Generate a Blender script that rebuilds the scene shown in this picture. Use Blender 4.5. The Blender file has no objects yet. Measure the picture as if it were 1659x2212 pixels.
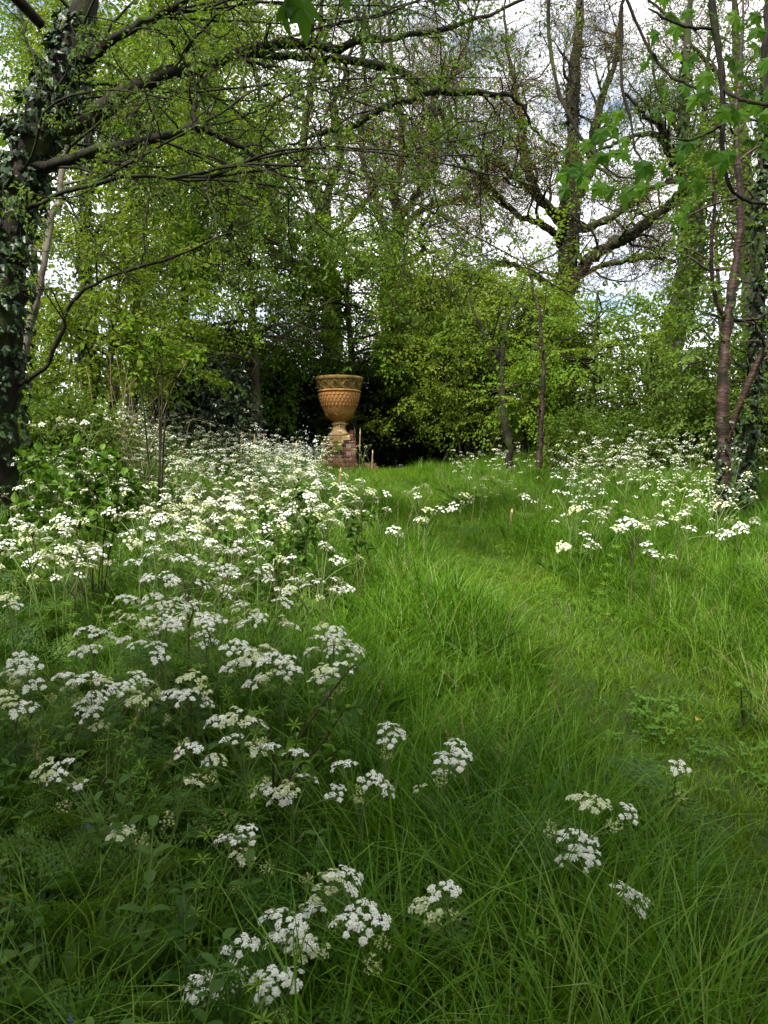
import bpy, math, random
import numpy as np
from mathutils import Vector, Matrix

rng = np.random.default_rng(11)
random.seed(11)
SC = bpy.context.scene
COL = SC.collection

# ------------------------------------------------------------------ camera
CAM_Z = 1.55
PITCH = math.radians(2.93)
FPX = 1641.7            # focal length in pixels of the 1659 x 2212 picture
cam_d = bpy.data.cameras.new('camera')
cam = bpy.data.objects.new('camera', cam_d)
COL.objects.link(cam)
cam.location = (0, 0, CAM_Z)
cam.rotation_euler = (math.radians(90) - PITCH, 0, 0)
cam_d.sensor_fit = 'VERTICAL'
cam_d.sensor_height = 24.0
cam_d.lens = 24.0 * FPX / 2212.0
cam_d.clip_start = 0.05
cam_d.clip_end = 2000
SC.camera = cam

# ------------------------------------------------------------------ world, sun, exposure
SUN_DIR = Vector((-0.30, -0.50, 0.80)).normalized()
world = bpy.data.worlds.new('World')
SC.world = world
world.use_nodes = True
wn = world.node_tree
wn.nodes.clear()
w_out = wn.nodes.new('ShaderNodeOutputWorld')
w_bg = wn.nodes.new('ShaderNodeBackground')
w_bg.inputs['Strength'].default_value = 0.10
w_sky = wn.nodes.new('ShaderNodeTexSky')
w_sky.sky_type = 'NISHITA'
w_sky.sun_disc = False
w_sky.sun_elevation = math.asin(SUN_DIR.z)
w_sky.sun_rotation = math.atan2(SUN_DIR.x, SUN_DIR.y)
w_tc = wn.nodes.new('ShaderNodeTexCoord')
w_map = wn.nodes.new('ShaderNodeMapping')
w_map.inputs['Scale'].default_value = (1.0, 1.0, 1.9)
w_n = wn.nodes.new('ShaderNodeTexNoise')
w_n.inputs['Scale'].default_value = 3.4
w_n.inputs['Detail'].default_value = 7
w_n.inputs['Roughness'].default_value = 0.6
w_ramp = wn.nodes.new('ShaderNodeValToRGB')
w_ramp.color_ramp.elements[0].position = 0.34
w_ramp.color_ramp.elements[1].position = 0.53
w_mix = wn.nodes.new('ShaderNodeMix')
w_mix.data_type = 'RGBA'
w_mix.inputs['B'].default_value = (10.9, 10.8, 10.9, 1)
wn.links.new(w_tc.outputs['Generated'], w_map.inputs['Vector'])
wn.links.new(w_map.outputs['Vector'], w_n.inputs['Vector'])
wn.links.new(w_n.outputs['Fac'], w_ramp.inputs['Fac'])
wn.links.new(w_ramp.outputs['Color'], w_mix.inputs['Factor'])
wn.links.new(w_sky.outputs['Color'], w_mix.inputs['A'])
wn.links.new(w_mix.outputs['Result'], w_bg.inputs['Color'])
wn.links.new(w_bg.outputs['Background'], w_out.inputs['Surface'])

sun_d = bpy.data.lights.new('sun', 'SUN')
sun_d.energy = 5.0
sun_d.angle = math.radians(5)
sun_d.color = (1.0, 0.95, 0.86)
sun = bpy.data.objects.new('sun', sun_d)
COL.objects.link(sun)
sun.rotation_euler = SUN_DIR.to_track_quat('Z', 'Y').to_euler()
sun.location = (6, -6, 14)

SC.view_settings.view_transform = 'Standard'
SC.view_settings.look = 'None'
SC.view_settings.gamma = 1
SC.view_settings.exposure = 1.0
SC.view_settings.use_curve_mapping = False
SC.render.engine = 'CYCLES'
SC.cycles.max_bounces = 6
SC.cycles.diffuse_bounces = 3
SC.cycles.transmission_bounces = 3
SC.cycles.transparent_max_bounces = 4

# ------------------------------------------------------------------ picture to world
def U(px, py, d):
    """the point at depth d (metres ahead of the camera) seen at picture point (px, py)"""
    u = (px - 829.5) / FPX
    v = (1106.0 - py) / FPX
    y = math.cos(PITCH) + v * math.sin(PITCH)
    z = -math.sin(PITCH) + v * math.cos(PITCH)
    s = d / y
    return np.array([u * s, d, CAM_Z + z * s])

def sstep(a, b, x):
    t = np.clip((np.asarray(x, float) - a) / (b - a), 0, 1)
    return t * t * (3 - 2 * t)

def ground(x, y):
    x = np.asarray(x, float); y = np.asarray(y, float)
    g = 0.1 * np.minimum(y, 15.0)
    g = g + 0.1 * (1 - np.exp(-np.maximum(y - 15.0, 0)))
    g = g - 0.055 * np.maximum(y - 21, 0) + 0.0002 * np.minimum(np.maximum(y - 21, 0), 130) ** 2
    g = g + 0.62 * sstep(1.6, 4.4, -x) * sstep(3.0, 8.5, y) * (1 - sstep(16, 26, y))
    g = g + 0.25 * sstep(1.8, 5, x) * sstep(2, 8, y) * (1 - sstep(14, 24, y))
    g = g + 0.03 * np.sin(x * 1.9 + 0.4) * np.cos(y * 1.3) + 0.02 * np.sin(x * 4.1 + y * 2.7)
    return g

UX, UY = float(U(733, 900, 16.0)[0]), 16.0
GU = float(ground(UX, UY))
PATH_D = [-6, 2, 3.1, 4, 5.75, 9.35, 14.5, 18]
PATH_X = [1.6, 1.42, 1.40, 1.30, 1.12, 0.69, 0.25, 0.0]
def path_dist(x, y):
    return np.abs(np.asarray(x) - np.interp(y, PATH_D, PATH_X))

# ------------------------------------------------------------------ object helpers
def link(o, parent=None):
    COL.objects.link(o)
    if parent is not None:
        o.parent = parent
    return o

def tag(o, label=None, cat=None, group=None, kind=None):
    if label: o['label'] = label
    if cat: o['category'] = cat
    if group: o['group'] = group
    if kind: o['kind'] = kind
    return o

def empty(name, loc, label=None, cat=None, group=None):
    o = bpy.data.objects.new(name, None)
    o.empty_display_size = 0.2
    o.location = loc
    link(o)
    return tag(o, label, cat, group)

def mesh_np(name, V, T, mats, midx=None, rnd=None, smooth=False, quads=None):
    """mesh from arrays: V (n,3), T triangles (m,3), optional quads (q,4)"""
    V = np.asarray(V, np.float32)
    T = np.asarray(T, np.int32).reshape(-1, 3)
    Q = np.zeros((0, 4), np.int32) if quads is None else np.asarray(quads, np.int32).reshape(-1, 4)
    me = bpy.data.meshes.new(name)
    me.vertices.add(len(V))
    me.vertices.foreach_set('co', V.ravel())
    nl = T.size + Q.size
    me.loops.add(nl)
    me.loops.foreach_set('vertex_index', np.concatenate([T.ravel(), Q.ravel()]))
    me.polygons.add(len(T) + len(Q))
    starts = np.concatenate([np.arange(len(T)) * 3, len(T) * 3 + np.arange(len(Q)) * 4]).astype(np.int32)
    me.polygons.foreach_set('loop_start', starts)
    if midx is not None:
        me.polygons.foreach_set('material_index', np.asarray(midx, np.int32))
    me.polygons.foreach_set('use_smooth', np.full(len(T) + len(Q), bool(smooth)))
    for m in mats:
        me.materials.append(m)
    if rnd is not None:
        a = me.attributes.new('rnd', 'FLOAT', 'POINT')
        a.data.foreach_set('value', np.asarray(rnd, np.float32))
    me.update(calc_edges=True)
    me.validate()
    return me

def obj(name, me, parent=None, loc=None):
    o = bpy.data.objects.new(name, me)
    link(o, parent)
    if loc is not None:
        o.location = loc
    return o

def merge(parts):
    """parts: list of (V, T, midx_scalar, rnd array) -> one set of arrays"""
    Vs, Ts, Ms, Rs, off = [], [], [], [], 0
    for V, T, m, r in parts:
        V = np.asarray(V, float).reshape(-1, 3); T = np.asarray(T, int).reshape(-1, 3)
        Vs.append(V); Ts.append(T + off)
        Ms.append(np.full(len(T), m))
        Rs.append(np.broadcast_to(np.asarray(r, float), (len(V),)))
        off += len(V)
    return np.concatenate(Vs), np.concatenate(Ts), np.concatenate(Ms), np.concatenate(Rs)

def nrm(v):
    v = np.asarray(v, float)
    return v / np.maximum(np.linalg.norm(v, axis=-1, keepdims=True), 1e-9)

# ---- tubes
def catmull(pts, rad, n):
    pts = np.asarray(pts, float); rad = np.asarray(rad, float)
    P = np.vstack([2 * pts[0] - pts[1], pts, 2 * pts[-1] - pts[-2]])
    m = len(pts) - 1
    out, ro = [], []
    for s in np.linspace(0, m - 1e-6, n):
        i = int(s); t = s - i
        p0, p1, p2, p3 = P[i], P[i + 1], P[i + 2], P[i + 3]
        out.append(0.5 * (2 * p1 + (p2 - p0) * t + (2 * p0 - 5 * p1 + 4 * p2 - p3) * t * t + (3 * p1 - p0 - 3 * p2 + p3) * t ** 3))
        ro.append(rad[i] * (1 - t) + rad[i + 1] * t)
    return np.array(out), np.array(ro)

def tubes_arrays(polys):
    """polys: list of (pts (n,3), rad (n,), sides) -> V, Q ; vectorised by shape"""
    groups = {}
    for p, r, k in polys:
        groups.setdefault((len(p), k), []).append((p, r))
    Vs, Qs, off = [], [], 0
    for (n, k), lst in groups.items():
        P = np.array([a for a, _ in lst]); R = np.array([b for _, b in lst])
        B = len(lst)
        T = np.empty_like(P)
        T[:, 1:-1] = P[:, 2:] - P[:, :-2]
        T[:, 0] = P[:, 1] - P[:, 0]; T[:, -1] = P[:, -1] - P[:, -2]
        T = nrm(T)
        mean = np.abs(T.mean(axis=1))
        ref = np.eye(3)[np.argmin(mean, axis=1)][:, None, :]
        A = nrm(np.cross(np.broadcast_to(ref, T.shape), T))
        Bn = np.cross(T, A)
        ang = np.linspace(0, 2 * np.pi, k, endpoint=False)
        ring = (A[:, :, None, :] * np.cos(ang)[None, None, :, None] + Bn[:, :, None, :] * np.sin(ang)[None, None, :, None])
        V = P[:, :, None, :] + ring * R[:, :, None, None]
        idx = np.arange(B * n * k).reshape(B, n, k)
        a = idx[:, :-1, :]; b = np.roll(idx, -1, axis=2)[:, :-1, :]
        c = np.roll(idx, -1, axis=2)[:, 1:, :]; d = idx[:, 1:, :]
        Q = np.stack([a, b, c, d], axis=-1).reshape(-1, 4)
        Vs.append(V.reshape(-1, 3)); Qs.append(Q + off); off += B * n * k
    return np.concatenate(Vs), np.concatenate(Qs)

def tube_tris(p, r, k=3):
    V, Q = tubes_arrays([(np.asarray(p, float), np.asarray(r, float), k)])
    return V, np.concatenate([Q[:, [0, 1, 2]], Q[:, [0, 2, 3]]])

def tube_obj(name, polys, mat, parent=None, smooth=True):
    V, Q = tubes_arrays(polys)
    return obj(name, mesh_np(name, V, np.zeros((0, 3)), [mat], smooth=smooth, quads=Q), parent)

# ---- spreading a template over many places (one real mesh)
def place(template, P, X, Zup, S):
    """template = (V,T,M,R); local x along X, local z near Zup"""
    V, T, M, R = template
    X = nrm(X); Y = nrm(np.cross(Zup, X)); Z = np.cross(X, Y)
    S = np.asarray(S, float)[:, None, None]
    W = P[:, None, :] + S * (V[None, :, 0:1] * X[:, None, :] + V[None, :, 1:2] * Y[:, None, :] + V[None, :, 2:3] * Z[:, None, :])
    n, nv = len(P), len(V)
    TT = (T[None] + (np.arange(n) * nv)[:, None, None]).reshape(-1, 3)
    MM = np.tile(M, n)
    RR = np.mod(R[None, :] * 0.55 + rng.random(n)[:, None] * 0.45, 1.0).ravel()
    return W.reshape(-1, 3), TT, MM, RR

def foliage(name, templates, P, X, S, mats, parent, updir=None, jitter=0.35, kind='stuff'):
    P = np.asarray(P); X = np.asarray(X); S = np.asarray(S)
    n = len(P)
    up = np.tile(np.array([0, 0, 1.0]), (n, 1)) if updir is None else np.asarray(updir)
    up = up + jitter * rng.normal(size=(n, 3))
    which = rng.integers(0, len(templates), n)
    parts, off = [], 0
    VV, TT, MM, RR = [], [], [], []
    for i, t in enumerate(templates):
        s = which == i
        if not s.any(): continue
        V, T, M, R = place(t, P[s], X[s], up[s], S[s])
        VV.append(V); TT.append(T + off); MM.append(M); RR.append(R); off += len(V)
    me = mesh_np(name, np.concatenate(VV), np.concatenate(TT), mats, np.concatenate(MM), np.concatenate(RR), smooth=False)
    o = obj(name, me, parent)
    if kind: o['kind'] = kind
    return o

# ------------------------------------------------------------------ materials
def new_mat(name):
    m = bpy.data.materials.new(name)
    m.use_nodes = True
    nt = m.node_tree
    nt.nodes.clear()
    return m, nt, nt.nodes.new('ShaderNodeOutputMaterial')

def ramp(nt, stops):
    r = nt.nodes.new('ShaderNodeValToRGB')
    e = r.color_ramp.elements
    while len(e) < len(stops): e.new(0.5)
    for k, (p, c) in enumerate(stops):
        e[k].position = p; e[k].color = (*c, 1)
    return r

def leaf_mat(name, stops, trans=0.4, rough=0.5, spec=0.18, source='rnd', tcol=1.25, nscale=0.6):
    """thin leaf: reflecting and letting light through; colour varies from leaf to leaf and from place to place"""
    m, nt, out = new_mat(name)
    if source == 'rnd':
        a = nt.nodes.new('ShaderNodeAttribute'); a.attribute_name = 'rnd'; fac = a.outputs['Fac']
    else:
        a = nt.nodes.new('ShaderNodeObjectInfo'); fac = a.outputs['Random']
    geo = nt.nodes.new('ShaderNodeNewGeometry')
    no = nt.nodes.new('ShaderNodeTexNoise'); no.inputs['Scale'].default_value = nscale; no.inputs['Detail'].default_value = 2
    nt.links.new(geo.outputs['Position'], no.inputs['Vector'])
    mx = nt.nodes.new('ShaderNodeMath'); mx.operation = 'MULTIPLY_ADD'
    mx.inputs[1].default_value = 0.9; nt.links.new(no.outputs['Fac'], mx.inputs[0])
    ml = nt.nodes.new('ShaderNodeMath'); ml.operation = 'MULTIPLY_ADD'
    ml.inputs[1].default_value = 0.7; ml.inputs[2].default_value = -0.30
    nt.links.new(fac, ml.inputs[0]); nt.links.new(ml.outputs[0], mx.inputs[2])
    r = ramp(nt, stops); nt.links.new(mx.outputs[0], r.inputs['Fac'])
    p = nt.nodes.new('ShaderNodeBsdfPrincipled')
    p.inputs['Roughness'].default_value = rough
    p.inputs['Specular IOR Level'].default_value = spec
    nt.links.new(r.outputs['Color'], p.inputs['Base Color'])
    t = nt.nodes.new('ShaderNodeBsdfTranslucent')
    br = nt.nodes.new('ShaderNodeMix'); br.data_type = 'RGBA'; br.blend_type = 'MULTIPLY'; br.inputs['Factor'].default_value = 1
    br.inputs['B'].default_value = (tcol * 1.05, tcol, tcol * 0.55, 1)
    nt.links.new(r.outputs['Color'], br.inputs['A']); nt.links.new(br.outputs['Result'], t.inputs['Color'])
    ms = nt.nodes.new('ShaderNodeMixShader'); ms.inputs[0].default_value = trans
    nt.links.new(p.outputs[0], ms.inputs[1]); nt.links.new(t.outputs[0], ms.inputs[2])
    nt.links.new(ms.outputs[0], out.inputs['Surface'])
    return m

def rough_mat(name, stops, scale=6, rough=0.85, bump=0.4, bscale=20, stretch=(1, 1, 1), moss=None, spec=0.2, bdist=0.02, detail=6):
    m, nt, out = new_mat(name)
    tc = nt.nodes.new('ShaderNodeTexCoord')
    mp = nt.nodes.new('ShaderNodeMapping'); mp.inputs['Scale'].default_value = stretch
    nt.links.new(tc.outputs['Object'], mp.inputs['Vector'])
    no = nt.nodes.new('ShaderNodeTexNoise'); no.inputs['Scale'].default_value = scale; no.inputs['Detail'].default_value = detail; no.inputs['Roughness'].default_value = 0.65
    nt.links.new(mp.outputs['Vector'], no.inputs['Vector'])
    r = ramp(nt, stops); nt.links.new(no.outputs['Fac'], r.inputs['Fac'])
    p = nt.nodes.new('ShaderNodeBsdfPrincipled')
    p.inputs['Roughness'].default_value = rough
    p.inputs['Specular IOR Level'].default_value = spec
    col = r.outputs['Color']
    if moss:
        mcol, lo, hi, mscale = moss
        n2 = nt.nodes.new('ShaderNodeTexNoise'); n2.inputs['Scale'].default_value = mscale; n2.inputs['Detail'].default_value = 5
        nt.links.new(tc.outputs['Object'], n2.inputs['Vector'])
        mr = nt.nodes.new('ShaderNodeMapRange'); mr.inputs['From Min'].default_value = lo; mr.inputs['From Max'].default_value = hi
        nt.links.new(n2.outputs['Fac'], mr.inputs['Value'])
        mi = nt.nodes.new('ShaderNodeMix'); mi.data_type = 'RGBA'; mi.inputs['B'].default_value = (*mcol, 1)
        nt.links.new(mr.outputs['Result'], mi.inputs['Factor']); nt.links.new(col, mi.inputs['A'])
        col = mi.outputs['Result']
    nt.links.new(col, p.inputs['Base Color'])
    nb = nt.nodes.new('ShaderNodeTexNoise'); nb.inputs['Scale'].default_value = bscale; nb.inputs['Detail'].default_value = 5
    nt.links.new(mp.outputs['Vector'], nb.inputs['Vector'])
    bp = nt.nodes.new('ShaderNodeBump'); bp.inputs['Strength'].default_value = bump; bp.inputs['Distance'].default_value = bdist
    nt.links.new(nb.outputs['Fac'], bp.inputs['Height']); nt.links.new(bp.outputs['Normal'], p.inputs['Normal'])
    nt.links.new(p.outputs[0], out.inputs['Surface'])
    return m

M = {}
M['soil'] = rough_mat('soil', [(0.3, (0.015, 0.013, 0.006)), (0.7, (0.03, 0.035, 0.012))], 9, 0.95, 0.6, 30)
M['path'] = rough_mat('path_turf', [(0.3, (0.025, 0.04, 0.010)), (0.7, (0.045, 0.07, 0.016))], 7, 0.95, 0.6, 30)
M['bark'] = rough_mat('bark', [(0.3, (0.013, 0.011, 0.008)), (0.55, (0.034, 0.028, 0.020)), (0.75, (0.075, 0.065, 0.048))], 5, 0.9, 0.9, 16, (2.2, 2.2, 0.5), ((0.032, 0.045, 0.010), 0.46, 0.62, 1.6))
M['bark_dark'] = rough_mat('bark_dark', [(0.3, (0.008, 0.007, 0.005)), (0.7, (0.028, 0.023, 0.016))], 6, 0.9, 0.9, 18, (2, 2, 0.7), ((0.03, 0.042, 0.010), 0.48, 0.62, 3))
M['bark_pale'] = rough_mat('bark_pale', [(0.3, (0.06, 0.05, 0.036)), (0.7, (0.17, 0.15, 0.11))], 6, 0.85, 0.8, 18, (2, 2, 0.5), ((0.05, 0.055, 0.02), 0.5, 0.66, 3))
M['bark_cherry'] = rough_mat('bark_cherry', [(0.35, (0.016, 0.009, 0.006)), (0.55, (0.045, 0.023, 0.016)), (0.74, (0.12, 0.08, 0.06))], 6, 0.6, 0.6, 14, (1, 1, 2.6), ((0.012, 0.016, 0.006), 0.5, 0.66, 5), 0.3)
M['twig'] = rough_mat('twig', [(0.3, (0.012, 0.009, 0.006)), (0.7, (0.035, 0.026, 0.017))], 6, 0.85, 0.2, 20)
M['dead_stem'] = rough_mat('dead_stem', [(0.3, (0.16, 0.11, 0.06)), (0.7, (0.34, 0.26, 0.16))], 6, 0.85, 0.2, 20)
M['rose_stem'] = rough_mat('rose_stem', [(0.3, (0.03, 0.018, 0.012)), (0.7, (0.08, 0.045, 0.03))], 8, 0.7, 0.3, 20)

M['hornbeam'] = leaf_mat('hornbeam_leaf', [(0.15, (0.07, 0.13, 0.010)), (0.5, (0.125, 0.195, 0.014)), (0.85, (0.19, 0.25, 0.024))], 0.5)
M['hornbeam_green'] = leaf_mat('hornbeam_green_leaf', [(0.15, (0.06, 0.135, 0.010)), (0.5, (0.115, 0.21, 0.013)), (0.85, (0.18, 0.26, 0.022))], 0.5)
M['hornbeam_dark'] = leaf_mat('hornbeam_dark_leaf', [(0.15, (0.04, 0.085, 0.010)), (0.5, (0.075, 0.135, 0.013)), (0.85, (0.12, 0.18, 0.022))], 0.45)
M['oak'] = leaf_mat('oak_leaf', [(0.2, (0.20, 0.15, 0.015)), (0.5, (0.25, 0.205, 0.02)), (0.8, (0.21, 0.24, 0.022))], 0.5)
M['ochre'] = leaf_mat('sunlit_far_leaf', [(0.2, (0.17, 0.15, 0.03)), (0.5, (0.22, 0.19, 0.045)), (0.85, (0.19, 0.22, 0.04))], 0.4)  # sunlight on the far foliage is put into this leaf colour
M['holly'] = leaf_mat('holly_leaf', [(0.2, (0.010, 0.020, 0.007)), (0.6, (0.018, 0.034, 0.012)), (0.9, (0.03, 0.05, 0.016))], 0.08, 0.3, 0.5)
M['ivy'] = leaf_mat('ivy_leaf', [(0.2, (0.010, 0.024, 0.007)), (0.6, (0.020, 0.045, 0.013)), (0.9, (0.045, 0.08, 0.025))], 0.15, 0.42, 0.25)
M['sycamore'] = leaf_mat('sycamore_leaf', [(0.2, (0.03, 0.085, 0.008)), (0.5, (0.05, 0.125, 0.009)), (0.85, (0.075, 0.16, 0.012))], 0.55, 0.5, 0.12, 'obj', 1.5)
M['willow'] = leaf_mat('sapling_leaf', [(0.2, (0.10, 0.20, 0.02)), (0.5, (0.16, 0.27, 0.03)), (0.85, (0.22, 0.30, 0.045))], 0.45)
M['rose'] = leaf_mat('rose_leaf', [(0.2, (0.035, 0.09, 0.011)), (0.5, (0.065, 0.15, 0.014)), (0.85, (0.12, 0.22, 0.022))], 0.35, 0.45, 0.22)
M['grass'] = leaf_mat('grass_blade', [(0.12, (0.034, 0.095, 0.005)), (0.45, (0.070, 0.175, 0.006)), (0.7, (0.110, 0.225, 0.008)), (0.92, (0.16, 0.245, 0.04))], 0.34, 0.42, 0.22, 'obj', 1.2, 0.8)
M['grass_short'] = leaf_mat('short_grass_blade', [(0.12, (0.05, 0.12, 0.006)), (0.5, (0.10, 0.205, 0.008)), (0.9, (0.16, 0.25, 0.022))], 0.34, 0.45, 0.18, 'obj', 1.15, 0.8)
M['herb'] = leaf_mat('herb_leaf', [(0.2, (0.035, 0.09, 0.011)), (0.5, (0.06, 0.135, 0.016)), (0.85, (0.10, 0.18, 0.026))], 0.36, 0.5, 0.2, 'obj', 1.1, 1.2)
M['clover'] = leaf_mat('clover_leaf', [(0.2, (0.04, 0.12, 0.009)), (0.5, (0.07, 0.18, 0.012)), (0.85, (0.11, 0.22, 0.025))], 0.35, 0.55, 0.2, 'obj', 1.1, 1.2)
M['petal'] = leaf_mat('parsley_petal', [(0.2, (0.72, 0.76, 0.66)), (0.6, (0.80, 0.82, 0.76)), (0.9, (0.84, 0.85, 0.80))], 0.25, 0.6, 0.2, 'rnd', 1.0)
M['cream'] = leaf_mat('parsley_cream_petal', [(0.2, (0.50, 0.58, 0.26)), (0.6, (0.66, 0.70, 0.44)), (0.9, (0.78, 0.80, 0.64))], 0.3, 0.6, 0.2, 'rnd', 1.0)
M['bud'] = leaf_mat('parsley_bud', [(0.2, (0.42, 0.50, 0.16)), (0.6, (0.60, 0.66, 0.30)), (0.9, (0.70, 0.74, 0.44))], 0.3, 0.6, 0.2, 'rnd', 1.0)
M['stem'] = rough_mat('green_stem', [(0.3, (0.08, 0.14, 0.03)), (0.7, (0.17, 0.24, 0.06))], 4, 0.55, 0.1, 20, spec=0.3)
M['stem_purple'] = rough_mat('purple_stem', [(0.3, (0.07, 0.045, 0.03)), (0.7, (0.10, 0.12, 0.035))], 3, 0.55, 0.1, 20, spec=0.3)
M['straw'] = leaf_mat('straw', [(0.2, (0.16, 0.17, 0.06)), (0.5, (0.26, 0.23, 0.10)), (0.85, (0.34, 0.28, 0.15))], 0.25, 0.6, 0.2, 'obj', 1.0)
M['violet'] = leaf_mat('violet_petal', [(0.2, (0.10, 0.07, 0.40)), (0.8, (0.16, 0.12, 0.50))], 0.3, 0.6, 0.2, 'obj', 1.0)
M['terracotta'] = rough_mat('terracotta', [(0.3, (0.28, 0.12, 0.035)), (0.5, (0.42, 0.20, 0.065)), (0.72, (0.52, 0.29, 0.11))], 5, 0.85, 0.25, 40, (1, 1, 0.6), ((0.16, 0.105, 0.03), 0.50, 0.70, 3.2), 0.15, 0.006)
M['terracotta_weathered'] = rough_mat('terracotta_weathered', [(0.3, (0.13, 0.085, 0.03)), (0.5, (0.26, 0.155, 0.055)), (0.72, (0.38, 0.22, 0.09))], 7, 0.9, 0.3, 40, (1, 1, 0.7), ((0.10, 0.085, 0.022), 0.44, 0.6, 4), 0.15, 0.006)
M['plinth_stone'] = rough_mat('plinth_stone', [(0.3, (0.34, 0.20, 0.09)), (0.55, (0.50, 0.34, 0.17)), (0.75, (0.58, 0.42, 0.25))], 6, 0.9, 0.35, 30, (1, 1, 1), ((0.15, 0.14, 0.03), 0.5, 0.6, 4.5), 0.15, 0.006)
M['mortar'] = rough_mat('mortar', [(0.3, (0.22, 0.17, 0.13)), (0.7, (0.34, 0.28, 0.22))], 20, 0.95, 0.3, 60, bdist=0.004)
M['white_paint'] = rough_mat('white_paint', [(0.3, (0.66, 0.66, 0.62)), (0.7, (0.80, 0.80, 0.77))], 8, 0.6, 0.1, 30)
M['stake_wood'] = rough_mat('stake_wood', [(0.3, (0.17, 0.11, 0.06)), (0.7, (0.36, 0.25, 0.14))], 6, 0.85, 0.4, 25, (3, 3, 0.6))
M['stake_tip'] = rough_mat('stake_cut_tip', [(0.3, (0.45, 0.30, 0.15)), (0.7, (0.62, 0.46, 0.27))], 10, 0.85, 0.3, 25)
M['yellow_leaf'] = leaf_mat('yellow_leaf', [(0.2, (0.50, 0.32, 0.06)), (0.8, (0.62, 0.42, 0.10))], 0.3, 0.6, 0.2, 'obj', 1.0)

def brick_mat():
    m, nt, out = new_mat('brick')
    oi = nt.nodes.new('ShaderNodeObjectInfo')
    r = ramp(nt, [(0.0, (0.085, 0.038, 0.03)), (0.4, (0.15, 0.06, 0.045)), (0.7, (0.20, 0.10, 0.07)), (1.0, (0.24, 0.17, 0.11))])
    nt.links.new(oi.outputs['Random'], r.inputs['Fac'])
    tc = nt.nodes.new('ShaderNodeTexCoord')
    no = nt.nodes.new('ShaderNodeTexNoise'); no.inputs['Scale'].default_value = 22; no.inputs['Detail'].default_value = 6
    nt.links.new(tc.outputs['Object'], no.inputs['Vector'])
    r2 = ramp(nt, [(0.3, (0.55, 0.52, 0.5)), (0.6, (1, 1, 1)), (0.75, (1.25, 1.2, 1.15))])
    nt.links.new(no.outputs['Fac'], r2.inputs['Fac'])
    mi = nt.nodes.new('ShaderNodeMix'); mi.data_type = 'RGBA'; mi.blend_type = 'MULTIPLY'; mi.inputs['Factor'].default_value = 1
    nt.links.new(r.outputs['Color'], mi.inputs['A']); nt.links.new(r2.outputs['Color'], mi.inputs['B'])
    p = nt.nodes.new('ShaderNodeBsdfPrincipled'); p.inputs['Roughness'].default_value = 0.9; p.inputs['Specular IOR Level'].default_value = 0.15
    nt.links.new(mi.outputs['Result'], p.inputs['Base Color'])
    bp = nt.nodes.new('ShaderNodeBump'); bp.inputs['Strength'].default_value = 0.5; bp.inputs['Distance'].default_value = 0.004
    nt.links.new(no.outputs['Fac'], bp.inputs['Height']); nt.links.new(bp.outputs['Normal'], p.inputs['Normal'])
    nt.links.new(p.outputs[0], out.inputs['Surface'])
    return m
M['brick'] = brick_mat()

# ------------------------------------------------------------------ ground and path
def make_ground():
    xs = np.unique(np.concatenate([np.linspace(-300, -14, 24), np.linspace(-14, 14, 85), np.linspace(14, 300, 24)]))
    ys = np.unique(np.concatenate([np.linspace(-120, -4, 12), np.linspace(-4, 22, 88), np.linspace(22, 60, 24), np.linspace(60, 420, 30)]))
    X, Y = np.meshgrid(xs, ys)
    Z = ground(X, Y)
    V = np.stack([X, Y, Z], -1).reshape(-1, 3)
    nx, ny = len(xs), len(ys)
    i = np.arange(nx * ny).reshape(ny, nx)
    Q = np.stack([i[:-1, :-1], i[:-1, 1:], i[1:, 1:], i[1:, :-1]], -1).reshape(-1, 4)
    o = obj('ground', mesh_np('ground', V, np.zeros((0, 3)), [M['soil']], smooth=True, quads=Q))
    o['kind'] = 'structure'
    # the mown path: a strip following the slope
    ys = np.linspace(-4, 16, 90)
    cx = np.interp(ys, PATH_D, PATH_X)
    us = np.linspace(-0.42, 0.42, 8)
    X = cx[:, None] + us[None, :] * (1 + 0.12 * np.sin(ys * 2.3))[:, None]
    Y = np.repeat(ys[:, None], 8, 1)
    V = np.stack([X, Y, ground(X, Y) + 0.012], -1).reshape(-1, 3)
    i = np.arange(V.shape[0]).reshape(90, 8)
    Q = np.stack([i[:-1, :-1], i[:-1, 1:], i[1:, 1:], i[1:, :-1]], -1).reshape(-1, 4)
    o = obj('path', mesh_np('path', V, np.zeros((0, 3)), [M['path']], smooth=True, quads=Q))
    o['kind'] = 'structure'
make_ground()

# ------------------------------------------------------------------ leaf templates
def leaf_tris(base, d, up, L, W, fold=0.25, pts=2):
    """a pointed leaf from base along d; two tris (pts=2) or a fuller outline"""
    d = nrm(d); s = nrm(np.cross(up, d)); u = np.cross(d, s)
    base = np.asarray(base, float)
    if pts == 2:
        V = [base, base + d * L * 0.45 + s * W * 0.5 + u * fold * W * 0.5, base + d * L - u * 0.12 * L, base + d * L * 0.45 - s * W * 0.5 + u * fold * W * 0.5]
        T = [(0, 1, 2), (0, 2, 3)]
    else:
        V = [base, base + d * L * 0.22 + s * W * 0.40 + u * fold * W * 0.4, base + d * L * 0.55 + s * W * 0.5 + u * fold * W * 0.5,
             base + d * L * 0.82 + s * W * 0.27, base + d * L - u * 0.15 * L,
             base + d * L * 0.82 - s * W * 0.27, base + d * L * 0.55 - s * W * 0.5 + u * fold * W * 0.5, base + d * L * 0.22 - s * W * 0.40 + u * fold * W * 0.4,
             base + d * L * 0.5]
        T = [(0, 1, 8), (1, 2, 8), (2, 3, 8), (3, 4, 8), (4, 5, 8), (5, 6, 8), (6, 7, 8), (7, 0, 8)]
    return np.array(V), np.array(T)

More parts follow.
